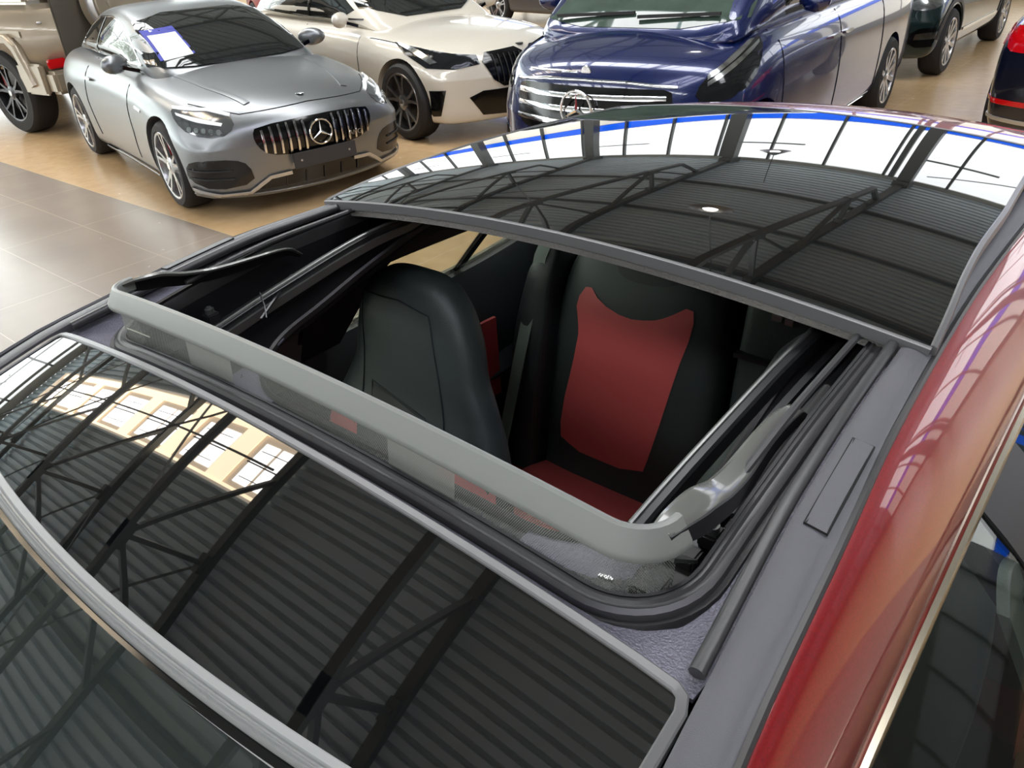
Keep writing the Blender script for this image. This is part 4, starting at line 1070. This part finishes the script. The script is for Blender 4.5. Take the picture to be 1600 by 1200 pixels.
def both(fn):
    for s in (1, -1): fn(s)
def mirror_(root, c, paint, sx=1.0, foot=True):
    def one(s):
        vs, fs = surf(lambda u, v: (c[0]+.07*sx*cos(pi*v)-.03+.04*sin(pi*v)*cos(2*pi*u), s*(c[1]+.11+.115*sin(pi*v)*cos(2*pi*u)), c[2]+.075*sin(pi*v)*sin(2*pi*u)), 18, 10)
        o = mesh('door_mirror', vs, fs, paint, root)
        MB().lathe([(.001, 0), (.065, 0), (.065, .004), (.001, .004)], (c[0]-.095, s*(c[1]+.11), c[2]), 'x', 20).build('mirror_glass', M['glass_dark'], o)
        mb = MB(); mb.bar((c[0], s*(c[1]-.06), c[2]-.07), (c[0]-.01, s*(c[1]+.06), c[2]-.03), .05, .03); mb.build('mirror_foot', M['black_gloss'], o)
    both(one)
def handle(root, tree, s, x, z, m):
    patch('door_handle', tree, [(x-.1, z-.014), (x+.1, z-.014), (x+.1, z+.014), (x-.1, z+.014)], 90*s, .028, m, root, .04, .02, 1)

NS = ([.1, .25, .45, .62, .8, 1.0], [-.10, .0, .03, .02, -.05, -.14]); TS = ([.1, .3, .55, .8, 1.0, 1.2], [-.10, .0, .03, .02, -.04, -.1])

# ---- silver coupe -----------------------------------------------------------
rows = [(2.22, .64, .70, .66, .85, .28), (2.09, .70, .78, .75, .895, .28), (1.85, .77, .86, .81, .925, .20), (1.38, .835, .915, .83, .93, .08), (1.05, .875, .955, .82, .925, .0), (.62, .905, .98, .80, .91, 0), (0, .925, .98, .80, .905, 0), (-.6, .94, .99, .80, .91, 0), (-1.1, .955, 1.0, .80, .93, 0), (-1.4, .965, 1.01, .80, .935, .04), (-1.8, .95, 1.01, .76, .90, .14), (-2.10, .92, .99, .68, .84, .24), (-2.2, .84, .90, .60, .78, .26)]
green = [(1.06, .93, .74, .945, .62), (.86, .93, .76, 1.03, .62), (.5, .93, .78, 1.20, .60), (.18, .94, .785, 1.315, .57), (-.15, .95, .79, 1.375, .55), (-.6, .96, .79, 1.385, .54), (-1.0, .97, .78, 1.345, .52), (-1.35, .98, .75, 1.265, .50), (-1.7, .98, .70, 1.145, .48), (-1.95, .98, .62, 1.03, .46)]
sil, tb, tg = base_car('coupe', 'silver two-door coupe with a vertical slatted grille and a paper behind its windscreen', M['silver'], (-6.53, 4.03), -.195, rows, green, (1.36, -1.27), (.335, .255, .25, (5, 1)), NS, TS, zb=.15, zm=.55, caliper=M['caliper'])
patch('windscreen', tg, [(-.765, .955), (.765, .955), (.745, 1.06), (.60, 1.31), (-.60, 1.31), (-.745, 1.06)], 0, .012, M['glass_dark'], sil, .07, .004, 1)
patch('rear_window', tg, [(-.5, 1.05), (.5, 1.05), (.42, 1.28), (-.42, 1.28)], 180, .004, M['glass_dark'], sil, .07, .004, 1)
sw_ = [(.62, .985), (.30, 1.13), (-.02, 1.245), (-.40, 1.295), (-.85, 1.275), (-1.15, 1.20), (-1.38, 1.09), (-1.36, 1.03), (-.6, .99)]
def side(s):
    patch('side_window', tg, sw_, 90*s, .004, M['glass_dark'], sil, .06, .004, 1)
    strip_on('window_surround', tg, sw_+[sw_[0]], 90*s, .016, .004, M['chrome'], sil)
    strip_on('window_post', tg, [(-.60, 1.29), (-.68, .99)], 90*s, .03, .006, M['black_gloss'], sil)
    handle(sil, tb, s, -.55, .80, M['silver'])
    strip_on('door_seam', tb, [(.60, .92), (.62, .5), (.56, .27)], 90*s, .006, .0012, M['well'], sil); strip_on('door_seam', tb, [(-.66, .95), (-.72, .6), (-.62, .3)], 90*s, .006, .0012, M['well'], sil)
    strip_on('sill_blade', tb, [(.98, .185), (-.95, .185)], 90*s, .05, .02, M['silver'], sil)
    strip_on('wing_badge', tb, [(.98, .70), (.82, .715)], 90*s, .02, .003, M['chrome'], sil)
    # headlamp
    hl = patch('headlamp', tb, [(s*0.450, .665), (s*0.490, .735), (s*0.630, .775), (s*0.830, .79), (s*0.950, .775), (s*0.910, .70), (s*0.790, .62), (s*0.570, .60)], 30*s, .006, M['lamp_mid'], sil, .05, .01, 1)
    patch('light_guide', tb, [(s*0.490, .725), (s*0.650, .76), (s*0.920, .77), (s*0.930, .785), (s*0.830, .785), (s*0.610, .77), (s*0.485, .74)], 30*s, .011, M['lamp_clear'], hl, .04, .006, 0)
    patch('light_guide', tb, [(s*0.550, .675), (s*0.730, .70), (s*0.890, .735), (s*0.900, .75), (s*0.730, .725), (s*0.540, .69)], 30*s, .011, M['lamp_clear'], hl, .04, .006, 0)
    for k in range(5):
        c = s*(.57+.055*k); patch('lamp_lens', tb, [(c-.017, .625+.004*k), (c+.017, .625+.004*k), (c+.017, .655+.004*k), (c-.017, .655+.004*k)], 30*s, .012, M['lamp_chrome'], hl, .03, .006, 1)
    # outer intake and blade
    it = patch('front_intake', tb, [(s*0.440, .26), (s*0.460, .40), (s*0.560, .45), (s*0.800, .46), (s*0.910, .42), (s*0.920, .30), (s*0.740, .23)], 22*s, .004, M['black_gloss'], sil, .06, .006, 1)
    for z in (.31, .37): strip_on('intake_fin', tb, [(s*.58, z), (s*.9, z+.01)], 22*s, .012, .010, M['plastic'], it)
    strip_on('bumper_blade', tb, [(s*.20, .30), (s*.36, .29), (s*.52, .195), (s*.72, .195), (s*.93, .245), (s*.99, .27)], 16*s, .026, .02, M['silverplastic'], sil)
both(side)
gr = patch('grille', tb, [(-.47, .52), (-.40, .45), (-.2, .425), (.2, .425), (.40, .45), (.47, .52), (.485, .60), (.45, .655), (0, .675), (-.45, .655), (-.485, .60)], 0, .006, M['black_gloss'], sil, .06, .01, 1)
for k in range(15):
    y = -.42+.06*k
    if abs(y) < .10: continue
    e = (abs(y)/.47)**4*.045; strip_on('grille_slat', tb, [(y, .445+e), (y, .655-e)], 0, .016, .022, M['chrome'], gr)
hx = tb.ray_cast(Vector((6, 0, .56)), Vector((-1, 0, 0)), 12)[0]
star(gr, (hx.x+.03, 0, .555), .088)
hb = tb.ray_cast(Vector((2.0, 0, 6)), Vector((0, 0, -1)), 12)[0]
MB().lathe([(.001, .006), (.03, .005), (.033, 0), (.001, 0)], (2.0, 0, hb.z), 'z', 24).build('bonnet_badge', M['chrome'], sil)
li = patch('lower_intake', tb, [(-.52, .20), (.52, .20), (.36, .30), (.18, .32), (-.18, .32), (-.36, .30)], 0, .004, M['black_gloss'], sil, .06, .006, 0)
for y in (-.3, -.15, 0, .15, .3): strip_on('intake_fin', tb, [(y, .205), (y, .29)], 0, .01, .01, M['plastic'], li)
strip_on('front_lip', tb, [(-.86, .20), (-.5, .175), (0, .17), (.5, .175), (.86, .20)], 0, .03, .02, M['silver'], sil)
mb = MB(); mb.box((hx.x+.035, 0, .385), (.014, .52, .115)); pl = mb.build('plate_holder', M['platem'], sil, bevel=.004)
for y in (-.2, .2): MB().lathe([(.001, .01), (.008, .01), (.008, 0), (.001, 0)], (hx.x+.036, y, .385), 'x', 12).build('screw', M['silverplastic'], pl)
tc_ = bpy.data.curves.new('letters', 'FONT'); tc_.body = 'AMG'; tc_.size = .05; tc_.extrude = .004; to = bpy.data.objects.new('letters', tc_); COL.objects.link(to)
mt = evaluated(to); bpy.data.objects.remove(to, do_unlink=True); to = newobj('grille_letters', mt, gr, M['chrome'], False); to.location = (hx.x+.012, .235, .48); to.rotation_euler = (pi/2, 0, pi/2)
strip_on('bonnet_seam', tb, [(-.72, .80), (-.5, .735), (0, .755), (.5, .735), (.72, .80)], 0, .006, .001, M['well'], sil)
for s in (-1, 1): strip_on('bonnet_crease', tb, [(1.95, s*.40), (1.5, s*.50), (1.0, s*.56)], 't', .05, .004, M['silver'], sil)
mirror_(sil, (.56, .77, 1.01), M['silver'])
MB().box((.70, 0, .965), (.06, 1.3, .02)).build('wiper_cowl', M['plastic'], sil)
# cards behind the windscreen
def card(name, lab, tree, root, poly, m, off, **k):
    o = patch(name, tree, poly, 0, off, m, root, .06, .001, 0); return o
# sheet stands clear of the glass as its own thing
def sheet(name, tree, root, poly, inner, m1, m2, view=0, off=.012):
    o = patch(name, tree, poly, view, off, m1, root, .05, .002, 0)
    p = patch('printed_panel', tree, inner, view, off+.002, m2, o, .05, .002, 0); return o
sheet('price_sheet', tg, sil, [(-.60, 1.01), (-.31, 1.035), (-.32, 1.22), (-.57, 1.205)], [(-.575, 1.01), (-.33, 1.03), (-.335, 1.18), (-.555, 1.17)], M['bluep'], M['paper'])

# ---- white saloon -----------------------------------------------------------
rows = [(2.34, .70, .76, .70, .86, .36), (2.22, .78, .85, .78, .90, .34), (1.95, .84, .93, .83, .935, .24), (1.5, .89, .985, .85, .945, .06), (1.05, .93, 1.02, .84, .94, 0), (.6, .96, 1.04, .83, .93, 0), (0, .98, 1.04, .83, .93, 0), (-.7, .99, 1.04, .83, .93, 0), (-1.5, 1.0, 1.06, .83, .945, .04), (-2.0, 1.0, 1.09, .80, .92, .12), (-2.5, .98, 1.07, .70, .86, .22), (-2.64, .90, .98, .62, .80, .26)]
green = [(1.12, .98, .78, 1.0, .66), (.9, .98, .80, 1.09, .66), (.5, .99, .82, 1.28, .64), (.15, 1.0, .83, 1.42, .62), (-.3, 1.0, .83, 1.50, .60), (-.9, 1.0, .82, 1.50, .59), (-1.3, 1.01, .80, 1.44, .57), (-1.7, 1.02, .76, 1.31, .54), (-2.1, 1.02, .68, 1.11, .50)]
wht, tb, tg = base_car('saloon', 'off-white four-door saloon standing behind the silver coupe', M['white'], (-6.665, 6.454), -.137, rows, green, (1.4975, -1.4975), (.36, .27, .25, (5, 2)), NS, TS, zb=.18, zm=.6, mrim='rim_m')
patch('windscreen', tg, [(-.72, 1.05), (.72, 1.05), (.58, 1.43), (-.58, 1.43)], 0, .012, M['glass_dark'], wht, .08, .004, 1)
wsw = [(.66, 1.06), (.1, 1.34), (-.4, 1.42), (-1.0, 1.41), (-1.5, 1.27), (-1.75, 1.12), (-.6, 1.06)]
def side(s):
    patch('side_window', tg, wsw, 90*s, .004, M['glass_dark'], wht, .07, .004, 1)
    strip_on('window_surround', tg, [(.70, 1.05), (-.6, 1.055), (-1.78, 1.11)], 90*s, .015, .005, M['black_gloss'], wht)
    strip_on('window_post', tg, [(-.32, 1.42), (-.34, 1.06)], 90*s, .05, .006, M['black_gloss'], wht)
    handle(wht, tb, s, -.15, .86, M['white']); handle(wht, tb, s, -1.15, .88, M['white'])
    strip_on('door_seam', tb, [(.78, .97), (.8, .6), (.76, .3)], 90*s, .006, .0012, M['well'], wht); strip_on('door_seam', tb, [(-.34, .98), (-.36, .6), (-.33, .3)], 90*s, .006, .0012, M['well'], wht)
    strip_on('bonnet_seam', tb, [(2.12, s*.72), (1.5, s*.83), (.95, s*.84)], 't', .007, .001, M['well'], wht)
    hl = patch('headlamp', tb, [(s*.36, .70), (s*.38, .775), (s*.60, .80), (s*.92, .86), (s*1.02, .885), (s*.98, .80), (s*.84, .69), (s*.60, .675)], 25*s, .006, M['lamp_dark'], wht, .05, .01, 0)
    patch('light_guide', tb, [(s*.80, .72), (s*.90, .80), (s*1.0, .87), (s*1.0, .885), (s*.86, .83), (s*.74, .735)], 25*s, .012, M['lamp_chrome'], hl, .04, .006, 0)
    patch('front_intake', tb, [(s*.76, .27), (s*.70, .50), (s*.84, .50), (s*.96, .34), (s*.88, .26)], 25*s, .006, M['black_gloss'], wht, .05, .01, 0)
    gq = patch('grille', tb, [(s*.03, .50), (s*.03, .76), (s*.10, .80), (s*.42, .785), (s*.47, .72), (s*.40, .56), (s*.30, .49)], 0, .012, M['black_gloss'], wht, .05, .01, 0)
    for k in range(6): strip_on('grille_slat', tb, [(s*(.08+.055*k), .53), (s*(.08+.058*k), .76)], 0, .012, .022, M['plastic'], gq)
both(side)
patch('lower_intake', tb, [(-.5, .25), (-.62, .42), (-.5, .47), (.5, .47), (.62, .42), (.5, .25), (0, .22)], 0, .006, M['black_gloss'], wht, .06, .008, 0)
hb = tb.ray_cast(Vector((2.22, 0, 6)), Vector((0, 0, -1)), 12)[0]
MB().lathe([(.001, .006), (.04, .005), (.043, 0), (.001, 0)], (2.22, 0, hb.z), 'z', 24).build('bonnet_badge', M['lamp_dark'], wht)
mirror_(wht, (.68, .86, 1.07), M['white'])

# ---- blue van ----------------------------------------------------------------
rows = [(2.36, .78, .86, .70, .86, .36), (2.28, .92, 1.00, .76, .90, .34), (2.05, 1.0, 1.09, .82, .935, .22), (1.6, 1.06, 1.17, .86, .95, .05), (1.3, 1.09, 1.19, .87, .955, 0), (.7, 1.11, 1.2, .87, .955, 0), (0, 1.12, 1.2, .87, .955, 0), (-1.0, 1.12, 1.2, .87, .955, 0), (-1.6, 1.12, 1.2, .87, .955, 0), (-2.2, 1.12, 1.2, .86, .94, .06), (-2.56, 1.12, 1.2, .82, .90, .08), (-2.62, 1.05, 1.15, .78, .86, .1)]
green = [(1.80, 1.10, .80, 1.17, .70), (1.58, 1.12, .82, 1.27, .72), (1.18, 1.12, .86, 1.52, .74), (.8, 1.12, .87, 1.74, .74), (.4, 1.12, .87, 1.84, .74), (-.5, 1.12, .87, 1.88, .74), (-1.6, 1.12, .87, 1.87, .74), (-2.2, 1.12, .86, 1.85, .74), (-2.5, 1.12, .84, 1.76, .72), (-2.6, 1.12, .80, 1.5, .70)]
van, tb, tg = base_car('van', 'dark blue van with a chrome slatted grille behind the raised glass', M['blue'], (-2.545, 6.62), -pi/2+.047, rows, green, (1.6, -1.6), (.345, .245, .235, (10, 0)), ([.1, .3, .55, .8, 1.0], [-.04, .04, .05, .0, -.12]), TS, zb=.22, zm=.65, cat='van')
patch('windscreen', tg, [(-.77, 1.15), (.77, 1.15), (.75, 1.35), (.68, 1.74), (-.68, 1.74), (-.74, 1.35)], 0, .004, M['glass_van'], van, .09, .004, 1)
for y0, y1 in ((.62, .05), (.0, -.60)): MB().bar((1.64, y0, 1.235), (1.69, y1, 1.215), .025, .02).build('wiper', M['plastic'], van)
vsw = [(1.30, 1.22), (.75, 1.66), (.5, 1.74), (.1, 1.76), (.1, 1.2)]
def side(s):
    patch('side_window', tg, vsw, 90*s, .004, M['glass_dark'], van, .08, .004, 1)
    patch('side_window', tg, [(.02, 1.2), (.02, 1.76), (-1.1, 1.76), (-1.1, 1.2)], 90*s, .004, M['glass_dark'], van, .08, .004, 1)
    patch('side_window', tg, [(-1.2, 1.2), (-1.2, 1.76), (-2.3, 1.72), (-2.35, 1.2)], 90*s, .004, M['glass_dark'], van, .08, .004, 1)
    for x in (1.28, .06, -1.15): strip_on('door_seam', tb, [(x, 1.1), (x-.02, .7), (x, .3)], 90*s, .007, .0012, M['well'], van)
    handle(van, tb, s, .22, .93, M['chrome']); handle(van, tb, s, -.08, .93, M['chrome'])
    strip_on('sill_trim', tb, [(1.15, .27), (-1.15, .27)], 90*s, .03, .006, M['chrome'], van)
    hl = patch('headlamp', tb, [(s*.52, .80), (s*.56, .90), (s*.74, 1.0), (s*.98, 1.10), (s*1.0, 1.02), (s*.92, .86), (s*.70, .77)], 32*s, .006, M['lamp_dark'], van, .06, .01, 1)
    for dz in (0, .035): patch('light_guide', tb, [(s*.60, .88+dz-.01), (s*.78, .955+dz), (s*.97, 1.05+dz), (s*.97, 1.065+dz), (s*.76, .975+dz), (s*.60, .895+dz)], 32*s, .012, M['lamp_chrome'], hl, .05, .006, 0)
    patch('front_intake', tb, [(s*.55, .36), (s*.58, .52), (s*.88, .54), (s*.92, .40)], 25*s, .005, M['black_gloss'], van, .06, .01, 1)
    strip_on('bonnet_edge', tb, [(2.2, s*.70), (1.9, s*.78), (1.5, s*.80)], 't', .008, .001, M['well'], van)
both(side)
gr = patch('grille', tb, [(-.56, .62), (-.60, .84), (-.50, .875), (.50, .875), (.60, .84), (.56, .62), (.45, .58), (-.45, .58)], 0, .006, M['black_gloss'], van, .06, .01, 1)
for z in (.655, .735, .815): strip_on('grille_slat', tb, [(-.55, z), (-.3, z), (0, z), (.3, z), (.55, z)], 0, .032, .022, M['chrome'], gr)
strip_on('grille_rim', tb, [(-.60, .875), (-.3, .905), (0, .91), (.3, .905), (.60, .875)], 0, .018, .012, M['chrome'], gr)
hx = tb.ray_cast(Vector((6, 0, .74)), Vector((-1, 0, 0)), 12)[0]; star(gr, (hx.x+.04, 0, .745), .115)
hz = tb.ray_cast(Vector((6, 0, .955)), Vector((-1, 0, 0)), 12)[0]
MB().lathe([(.001, .008), (.034, .006), (.038, 0), (.001, 0)], (hz.x-.004, 0, .957), 'x', 24).build('bonnet_badge', M['chrome'], van)
strip_on('bonnet_reflection', tb, [(-.50, .945), (-.3, .95), (-.06, .953)], 0, .014, .004, M['chrome'], van)  # chrome strip put in for a reflection above the grille
mirror_(van, (1.12, .92, 1.26), M['blue'], 1.3)

# ---- beige off-roader --------------------------------------------------------
def offroad():
    root = thing('off_road_car', 'boxy beige off-road car with a round spare wheel on its back', 'car', (-11.56, 4.33, 0), pi+.108); root.scale = (1.08, 1.08, 1.08)
    mb = MB(); mb.box((0, 0, .93), (4.5, 1.84, .66)); body = mb.build('body_shell', M['beige'], root, bevel=.05)
    # arches cut by real wells
    for x in (1.445, -1.445):
        for s in (-1, 1):
            cy = MB().lathe([(.001, -.3), (.50, -.3), (.50, .3), (.001, .3)], (x, s*.85, .42), 'y', 40).build('cut', None, None, False)
            md = body.modifiers.new('b', 'BOOLEAN'); md.object = cy; md.solver = 'EXACT'; me = evaluated(body); body.modifiers.clear(); body.data = me; bpy.data.objects.remove(cy, do_unlink=True)
    body.data.materials.clear(); body.data.materials.append(M['beige'])
    for p in body.data.polygons: p.material_index = 0
    mb = MB(); vs = [(-2.22, y*.90, 1.25) for y in (-1, 1)] + [(.75, y*.90, 1.25) for y in (-1, 1)] + [(-2.16, y*.80, 1.93) for y in (-1, 1)] + [(.45, y*.80, 1.93) for y in (-1, 1)]
    mb.add(vs, [(0, 1, 5, 4), (2, 6, 7, 3), (0, 4, 6, 2), (1, 3, 7, 5), (4, 5, 7, 6), (0, 2, 3, 1)]); cab = mb.build('cabin_roof', M['beige'], root, bevel=.04); t = tree_of(cab); tb = tree_of(body)
    MB().box((1.5, 0, 1.27), (1.4, 1.5, .06)).build('bonnet', M['beige'], root, bevel=.03)
    MB().box((0, 0, .52), (1.9, 1.5, .1)).build('underbody', M['well'], root)
    for s in (-1, 1):
        for a, b in ((-2.0, -1.15), (-1.05, -.2), (-.1, .5)): patch('side_window', t, [(a, 1.33), (b, 1.33), (b, 1.82), (a, 1.82)], 90*s, .004, M['glass_dark'], root, .1, .004, 1)
        strip_on('side_moulding', tb, [(2.0, 1.0), (-2.02, 1.0)], 90*s, .06, .02, M['beige'], root)
        for x in (1.445, -1.445):
            q = [(x+.56*cos(a), s*.955, .42+.56*sin(a)*.98) for a in [radians(-8+196*i/20) for i in range(21)]]
            q = [(x+.60, s*.955, .52), (x+.46, s*.955, .88), (x+.34, s*.955, .97), (x-.34, s*.955, .97), (x-.46, s*.955, .88), (x-.60, s*.955, .52)]
            vs_, fs_ = sweep(q, [(-.05, -.045), (.05, -.045), (.05, .02), (.03, .035), (-.03, .035), (-.05, .02)]); mesh('wheel_arch', vs_, fs_, M['beige'], root)
        MB().box((-2.27, s*.80, .72), (.05, .18, .09)).build('tail_lamp', M['taillight'], root, bevel=.01)
        MB().box((-2.26, s*.84, 1.10), (.02, .05, .02)).build('door_hinge', M['chrome'], root)
        MB().box((-2.0, s*.94, .58), (.45, .06, .3)).build('bumper_corner', M['beige'], root, bevel=.02)
        MB().box((2.24, s*.60, .98), (.06, .26, .26)).build('headlamp', M['lamp_chrome'], root, bevel=.05)
    MB().box((-2.30, 0, .55), (.18, 1.86, .22)).build('rear_bumper', M['beige'], root, bevel=.03)
    MB().box((2.30, 0, .60), (.16, 1.86, .28)).build('front_bumper', M['beige'], root, bevel=.03)
    MB().box((2.26, 0, .95), (.05, .8, .34)).build('grille', M['black_gloss'], root, bevel=.02)
    rd = MB(); rd.box((-2.255, 0, 1.1), (.03, 1.35, .75)); rd.build('rear_door', mat('brown_grey_door', (96, 90, 80), .4, metal=.4, coat=.6), root, bevel=.01)
    patch('rear_window', t, [(-.6, 1.35), (.6, 1.35), (.55, 1.80), (-.55, 1.80)], 180, .004, M['glass_dark'], root, .1, .004, 1)
    sp_ = MB().lathe([(.001, -.13), (.24, -.135), (.255, -.125), (.27, -.135), (.36, -.12), (.405, -.07), (.41, .10), (.38, .14), (.001, .14)], (-2.44, 0, 1.22), 'x', 56).build('spare_wheel_cover', M['beige'], root)
    MB().lathe([(.385, -.10), (.395, -.12), (.41, -.10), (.415, -.02), (.40, -.02)], (-2.44, 0, 1.22), 'x', 56).build('cover_ring', M['silverplastic'], sp_)
    MB().box((-2.245, 0, .78), (.03, .4, .03)).build('step', M['plastic'], root)
    w = None
    for x in (1.445, -1.445):
        for s in (1, -1):
            if w is None: w = make_wheel(.42, .29, .28, (5, 2), M['rim_d'], root, (x, s*.83, .42), s, M['caliper'])
            else: make_wheel(.42, .29, .28, (5, 2), M['rim_d'], root, (x, s*.83, .42), s, src=w)
    return root, t, tb
gw, tg, tb = offroad()
sheet('window_notice', tg, gw, [(-1.62, 1.30), (-.95, 1.30), (-.95, 1.62), (-1.62, 1.62)], [(-1.60, 1.40), (-.97, 1.40), (-.97, 1.60), (-1.60, 1.60)], M['bluep'], M['paper'], 90)

# ---- dark green suv ----------------------------------------------------------
rows = [(2.22, .74, .82, .72, .88, .36), (2.12, .88, .96, .78, .91, .34), (1.85, .95, 1.03, .83, .93, .22), (1.4, 1.0, 1.08, .86, .94, .05), (1.0, 1.03, 1.11, .85, .935, 0), (.3, 1.05, 1.12, .85, .93, 0), (-.8, 1.06, 1.12, .85, .93, 0), (-1.4, 1.07, 1.13, .85, .94, .03), (-1.9, 1.07, 1.14, .82, .91, .1), (-2.2, 1.05, 1.12, .76, .86, .16), (-2.28, .95, 1.05, .70, .82, .18)]
green = [(1.12, 1.06, .78, 1.08, .68), (.8, 1.06, .82, 1.22, .68), (.3, 1.06, .84, 1.48, .66), (-.1, 1.06, .85, 1.60, .65), (-1.0, 1.06, .85, 1.64, .64), (-1.8, 1.06, .83, 1.58, .62), (-2.1, 1.06, .78, 1.35, .60), (-2.2, 1.06, .74, 1.15, .58)]
suv, tb, tg = base_car('suv', 'dark green car with bright wheels parked behind the blue van', M['teal'], (-2.61, 11.9), -pi/2, rows, green, (1.4, -1.4), (.35, .25, .235, (10, 0)), NS, TS, zb=.24, zm=.62)
patch('windscreen', tg, [(-.72, 1.14), (.72, 1.14), (.6, 1.54), (-.6, 1.54)], 0, .004, M['glass_dark'], suv, .09, .004, 1)
def side(s):
    patch('side_window', tg, [(.7, 1.12), (.0, 1.48), (-.6, 1.54), (-1.7, 1.48), (-1.95, 1.2), (-1.9, 1.12)], 90*s, .004, M['glass_dark'], suv, .09, .004, 1)
    strip_on('side_trim', tb, [(.85, .42), (-.85, .42)], 90*s, .03, .008, M['chrome'], suv)
    strip_on('arch_trim', tb, [(1.4+.44*cos(a), .35+.44*sin(a)) for a in [radians(10+160*i/10) for i in range(11)]], 90*s, .05, .006, M['plastic'], suv)
    strip_on('arch_trim', tb, [(-1.4+.44*cos(a), .35+.44*sin(a)) for a in [radians(10+160*i/10) for i in range(11)]], 90*s, .05, .006, M['plastic'], suv)
    patch('headlamp', tb, [(s*.5, .74), (s*.55, .84), (s*.95, .92), (s*.92, .80), (s*.75, .72)], 30*s, .006, M['lamp_chrome'], suv, .06, .01, 1)
    patch('fog_lamp', tb, [(s*.62, .44), (s*.64, .50), (s*.88, .51), (s*.86, .44)], 25*s, .006, M['lamp_chrome'], suv, .06, .01, 0)
    patch('front_intake', tb, [(s*.56, .36), (s*.58, .55), (s*.93, .56), (s*.93, .36)], 25*s, .003, M['black_gloss'], suv, .06, .01, 1)
both(side)
patch('grille', tb, [(-.5, .55), (-.52, .78), (.52, .78), (.5, .55)], 0, .006, M['black_gloss'], suv, .06, .01, 1)

# ---- dark car seen from its rear corner ---------------------------------------
rows = [(2.1, .70, .76, .72, .86, .34), (1.95, .80, .86, .78, .89, .3), (1.6, .88, .95, .83, .91, .12), (1.3, .91, .99, .85, .92, .04), (.8, .95, 1.02, .84, .91, 0), (0, .98, 1.04, .84, .91, 0), (-.8, 1.0, 1.05, .84, .91, 0), (-1.4, 1.0, 1.06, .84, .92, .03), (-1.8, 1.0, 1.08, .80, .90, .10), (-2.1, 1.0, 1.08, .74, .86, .16), (-2.18, .92, 1.02, .68, .82, .18)]
green = [(1.1, .99, .78, 1.01, .66), (.7, .99, .80, 1.2, .66), (.2, 1.0, .82, 1.40, .62), (-.3, 1.0, .83, 1.49, .60), (-1.1, 1.0, .83, 1.50, .59), (-1.7, 1.01, .80, 1.44, .57), (-2.0, 1.02, .76, 1.22, .55), (-2.12, 1.02, .72, 1.08, .54)]
drk, tb, tg = base_car('hatchback', 'blue-black car at the right edge showing its red tail lamp', M['navy'], (.27, 9.05), pi/2, rows, green, (1.35, -1.35), (.33, .24, .22, (5, 1)), NS, ([.1, .3, .55, .8, 1.0, 1.2], [-.04, .04, .05, .03, .0, -.04]), zb=.2, zm=.6)
patch('rear_window', tg, [(-.6, 1.12), (.6, 1.12), (.5, 1.42), (-.5, 1.42)], 180, .004, M['glass_dark'], drk, .08, .004, 1)
def side(s):
    patch('side_window', tg, [(.6, 1.05), (0, 1.32), (-.5, 1.40), (-1.3, 1.38), (-1.8, 1.18), (-1.8, 1.07)], 90*s, .004, M['glass_dark'], drk, .08, .004, 1)
    tl_ = patch('tail_lamp', tb, [(s*.36, .80), (s*.38, .92), (s*.60, .95), (s*.80, .95), (s*.90, .91), (s*.90, .82), (s*.72, .775)], 180, .008, M['taillight'], drk, .05, .01, 1)
    patch('rear_reflector', tb, [(s*.50, .415), (s*.50, .45), (s*.86, .46), (s*.86, .425)], 180, .010, M['taillight'], drk, .05, .008, 0)
    strip_on('boot_seam', tb, [(s*.46, 1.0), (s*.44, .80), (s*.44, .58)], 180, .008, .002, M['well'], drk)
    strip_on('bumper_trim', tb, [(s*.95, .33), (s*.6, .31), (s*.2, .30)], 180, .03, .01, M['silverplastic'], drk)
both(side)
strip_on('boot_seam', tb, [(-.44, .58), (0, .56), (.44, .58)], 180, .008, .002, M['well'], drk)

# ---- three cars in the distance ------------------------------------------------
def far(name, label, paint, loc, yaw):
    rows = [(2.1, .70, .76, .72, .86, .34), (1.6, .86, .94, .83, .91, .12), (.8, .95, 1.02, .84, .91, 0), (-.8, 1.0, 1.05, .84, .91, 0), (-1.8, 1.0, 1.08, .80, .90, .10), (-2.15, .92, 1.02, .70, .84, .18)]
    green = [(1.1, .99, .78, 1.01, .66), (.2, 1.0, .82, 1.40, .62), (-.6, 1.0, .83, 1.48, .60), (-1.6, 1.01, .80, 1.42, .57), (-2.05, 1.02, .74, 1.1, .55)]
    r, tb, tg = base_car(name, label, paint, loc, yaw, rows, green, (1.35, -1.35), (.33, .24, .22, (5, 1)), NS, TS)
    patch('windscreen', tg, [(-.68, 1.05), (.68, 1.05), (.56, 1.36), (-.56, 1.36)], 0, .004, M['glass_dark'], r, .1, .004, 1)
    for s in (1, -1):
        patch('side_window', tg, [(.6, 1.06), (0, 1.3), (-1.3, 1.36), (-1.75, 1.08)], 90*s, .004, M['glass_dark'], r, .1, .004, 1)
        patch('headlamp', tb, [(s*.5, .62), (s*.55, .72), (s*.9, .78), (s*.85, .66)], 25*s, .006, M['lamp_chrome'], r, .07, .01, 1)
    return r
far('distant_car', 'red car glimpsed between the silver coupe roof and the white saloon', M['maroon'], (-13.9, 11.0), -.3)
far('distant_car', 'dark grey car glimpsed between the white saloon and the blue van', M['grey'], (-9.6, 14.2), -.2)
far('distant_car', 'pale car glimpsed behind the spare wheel of the beige off-road car', M['white'], (-17.5, 9.2), -.3)
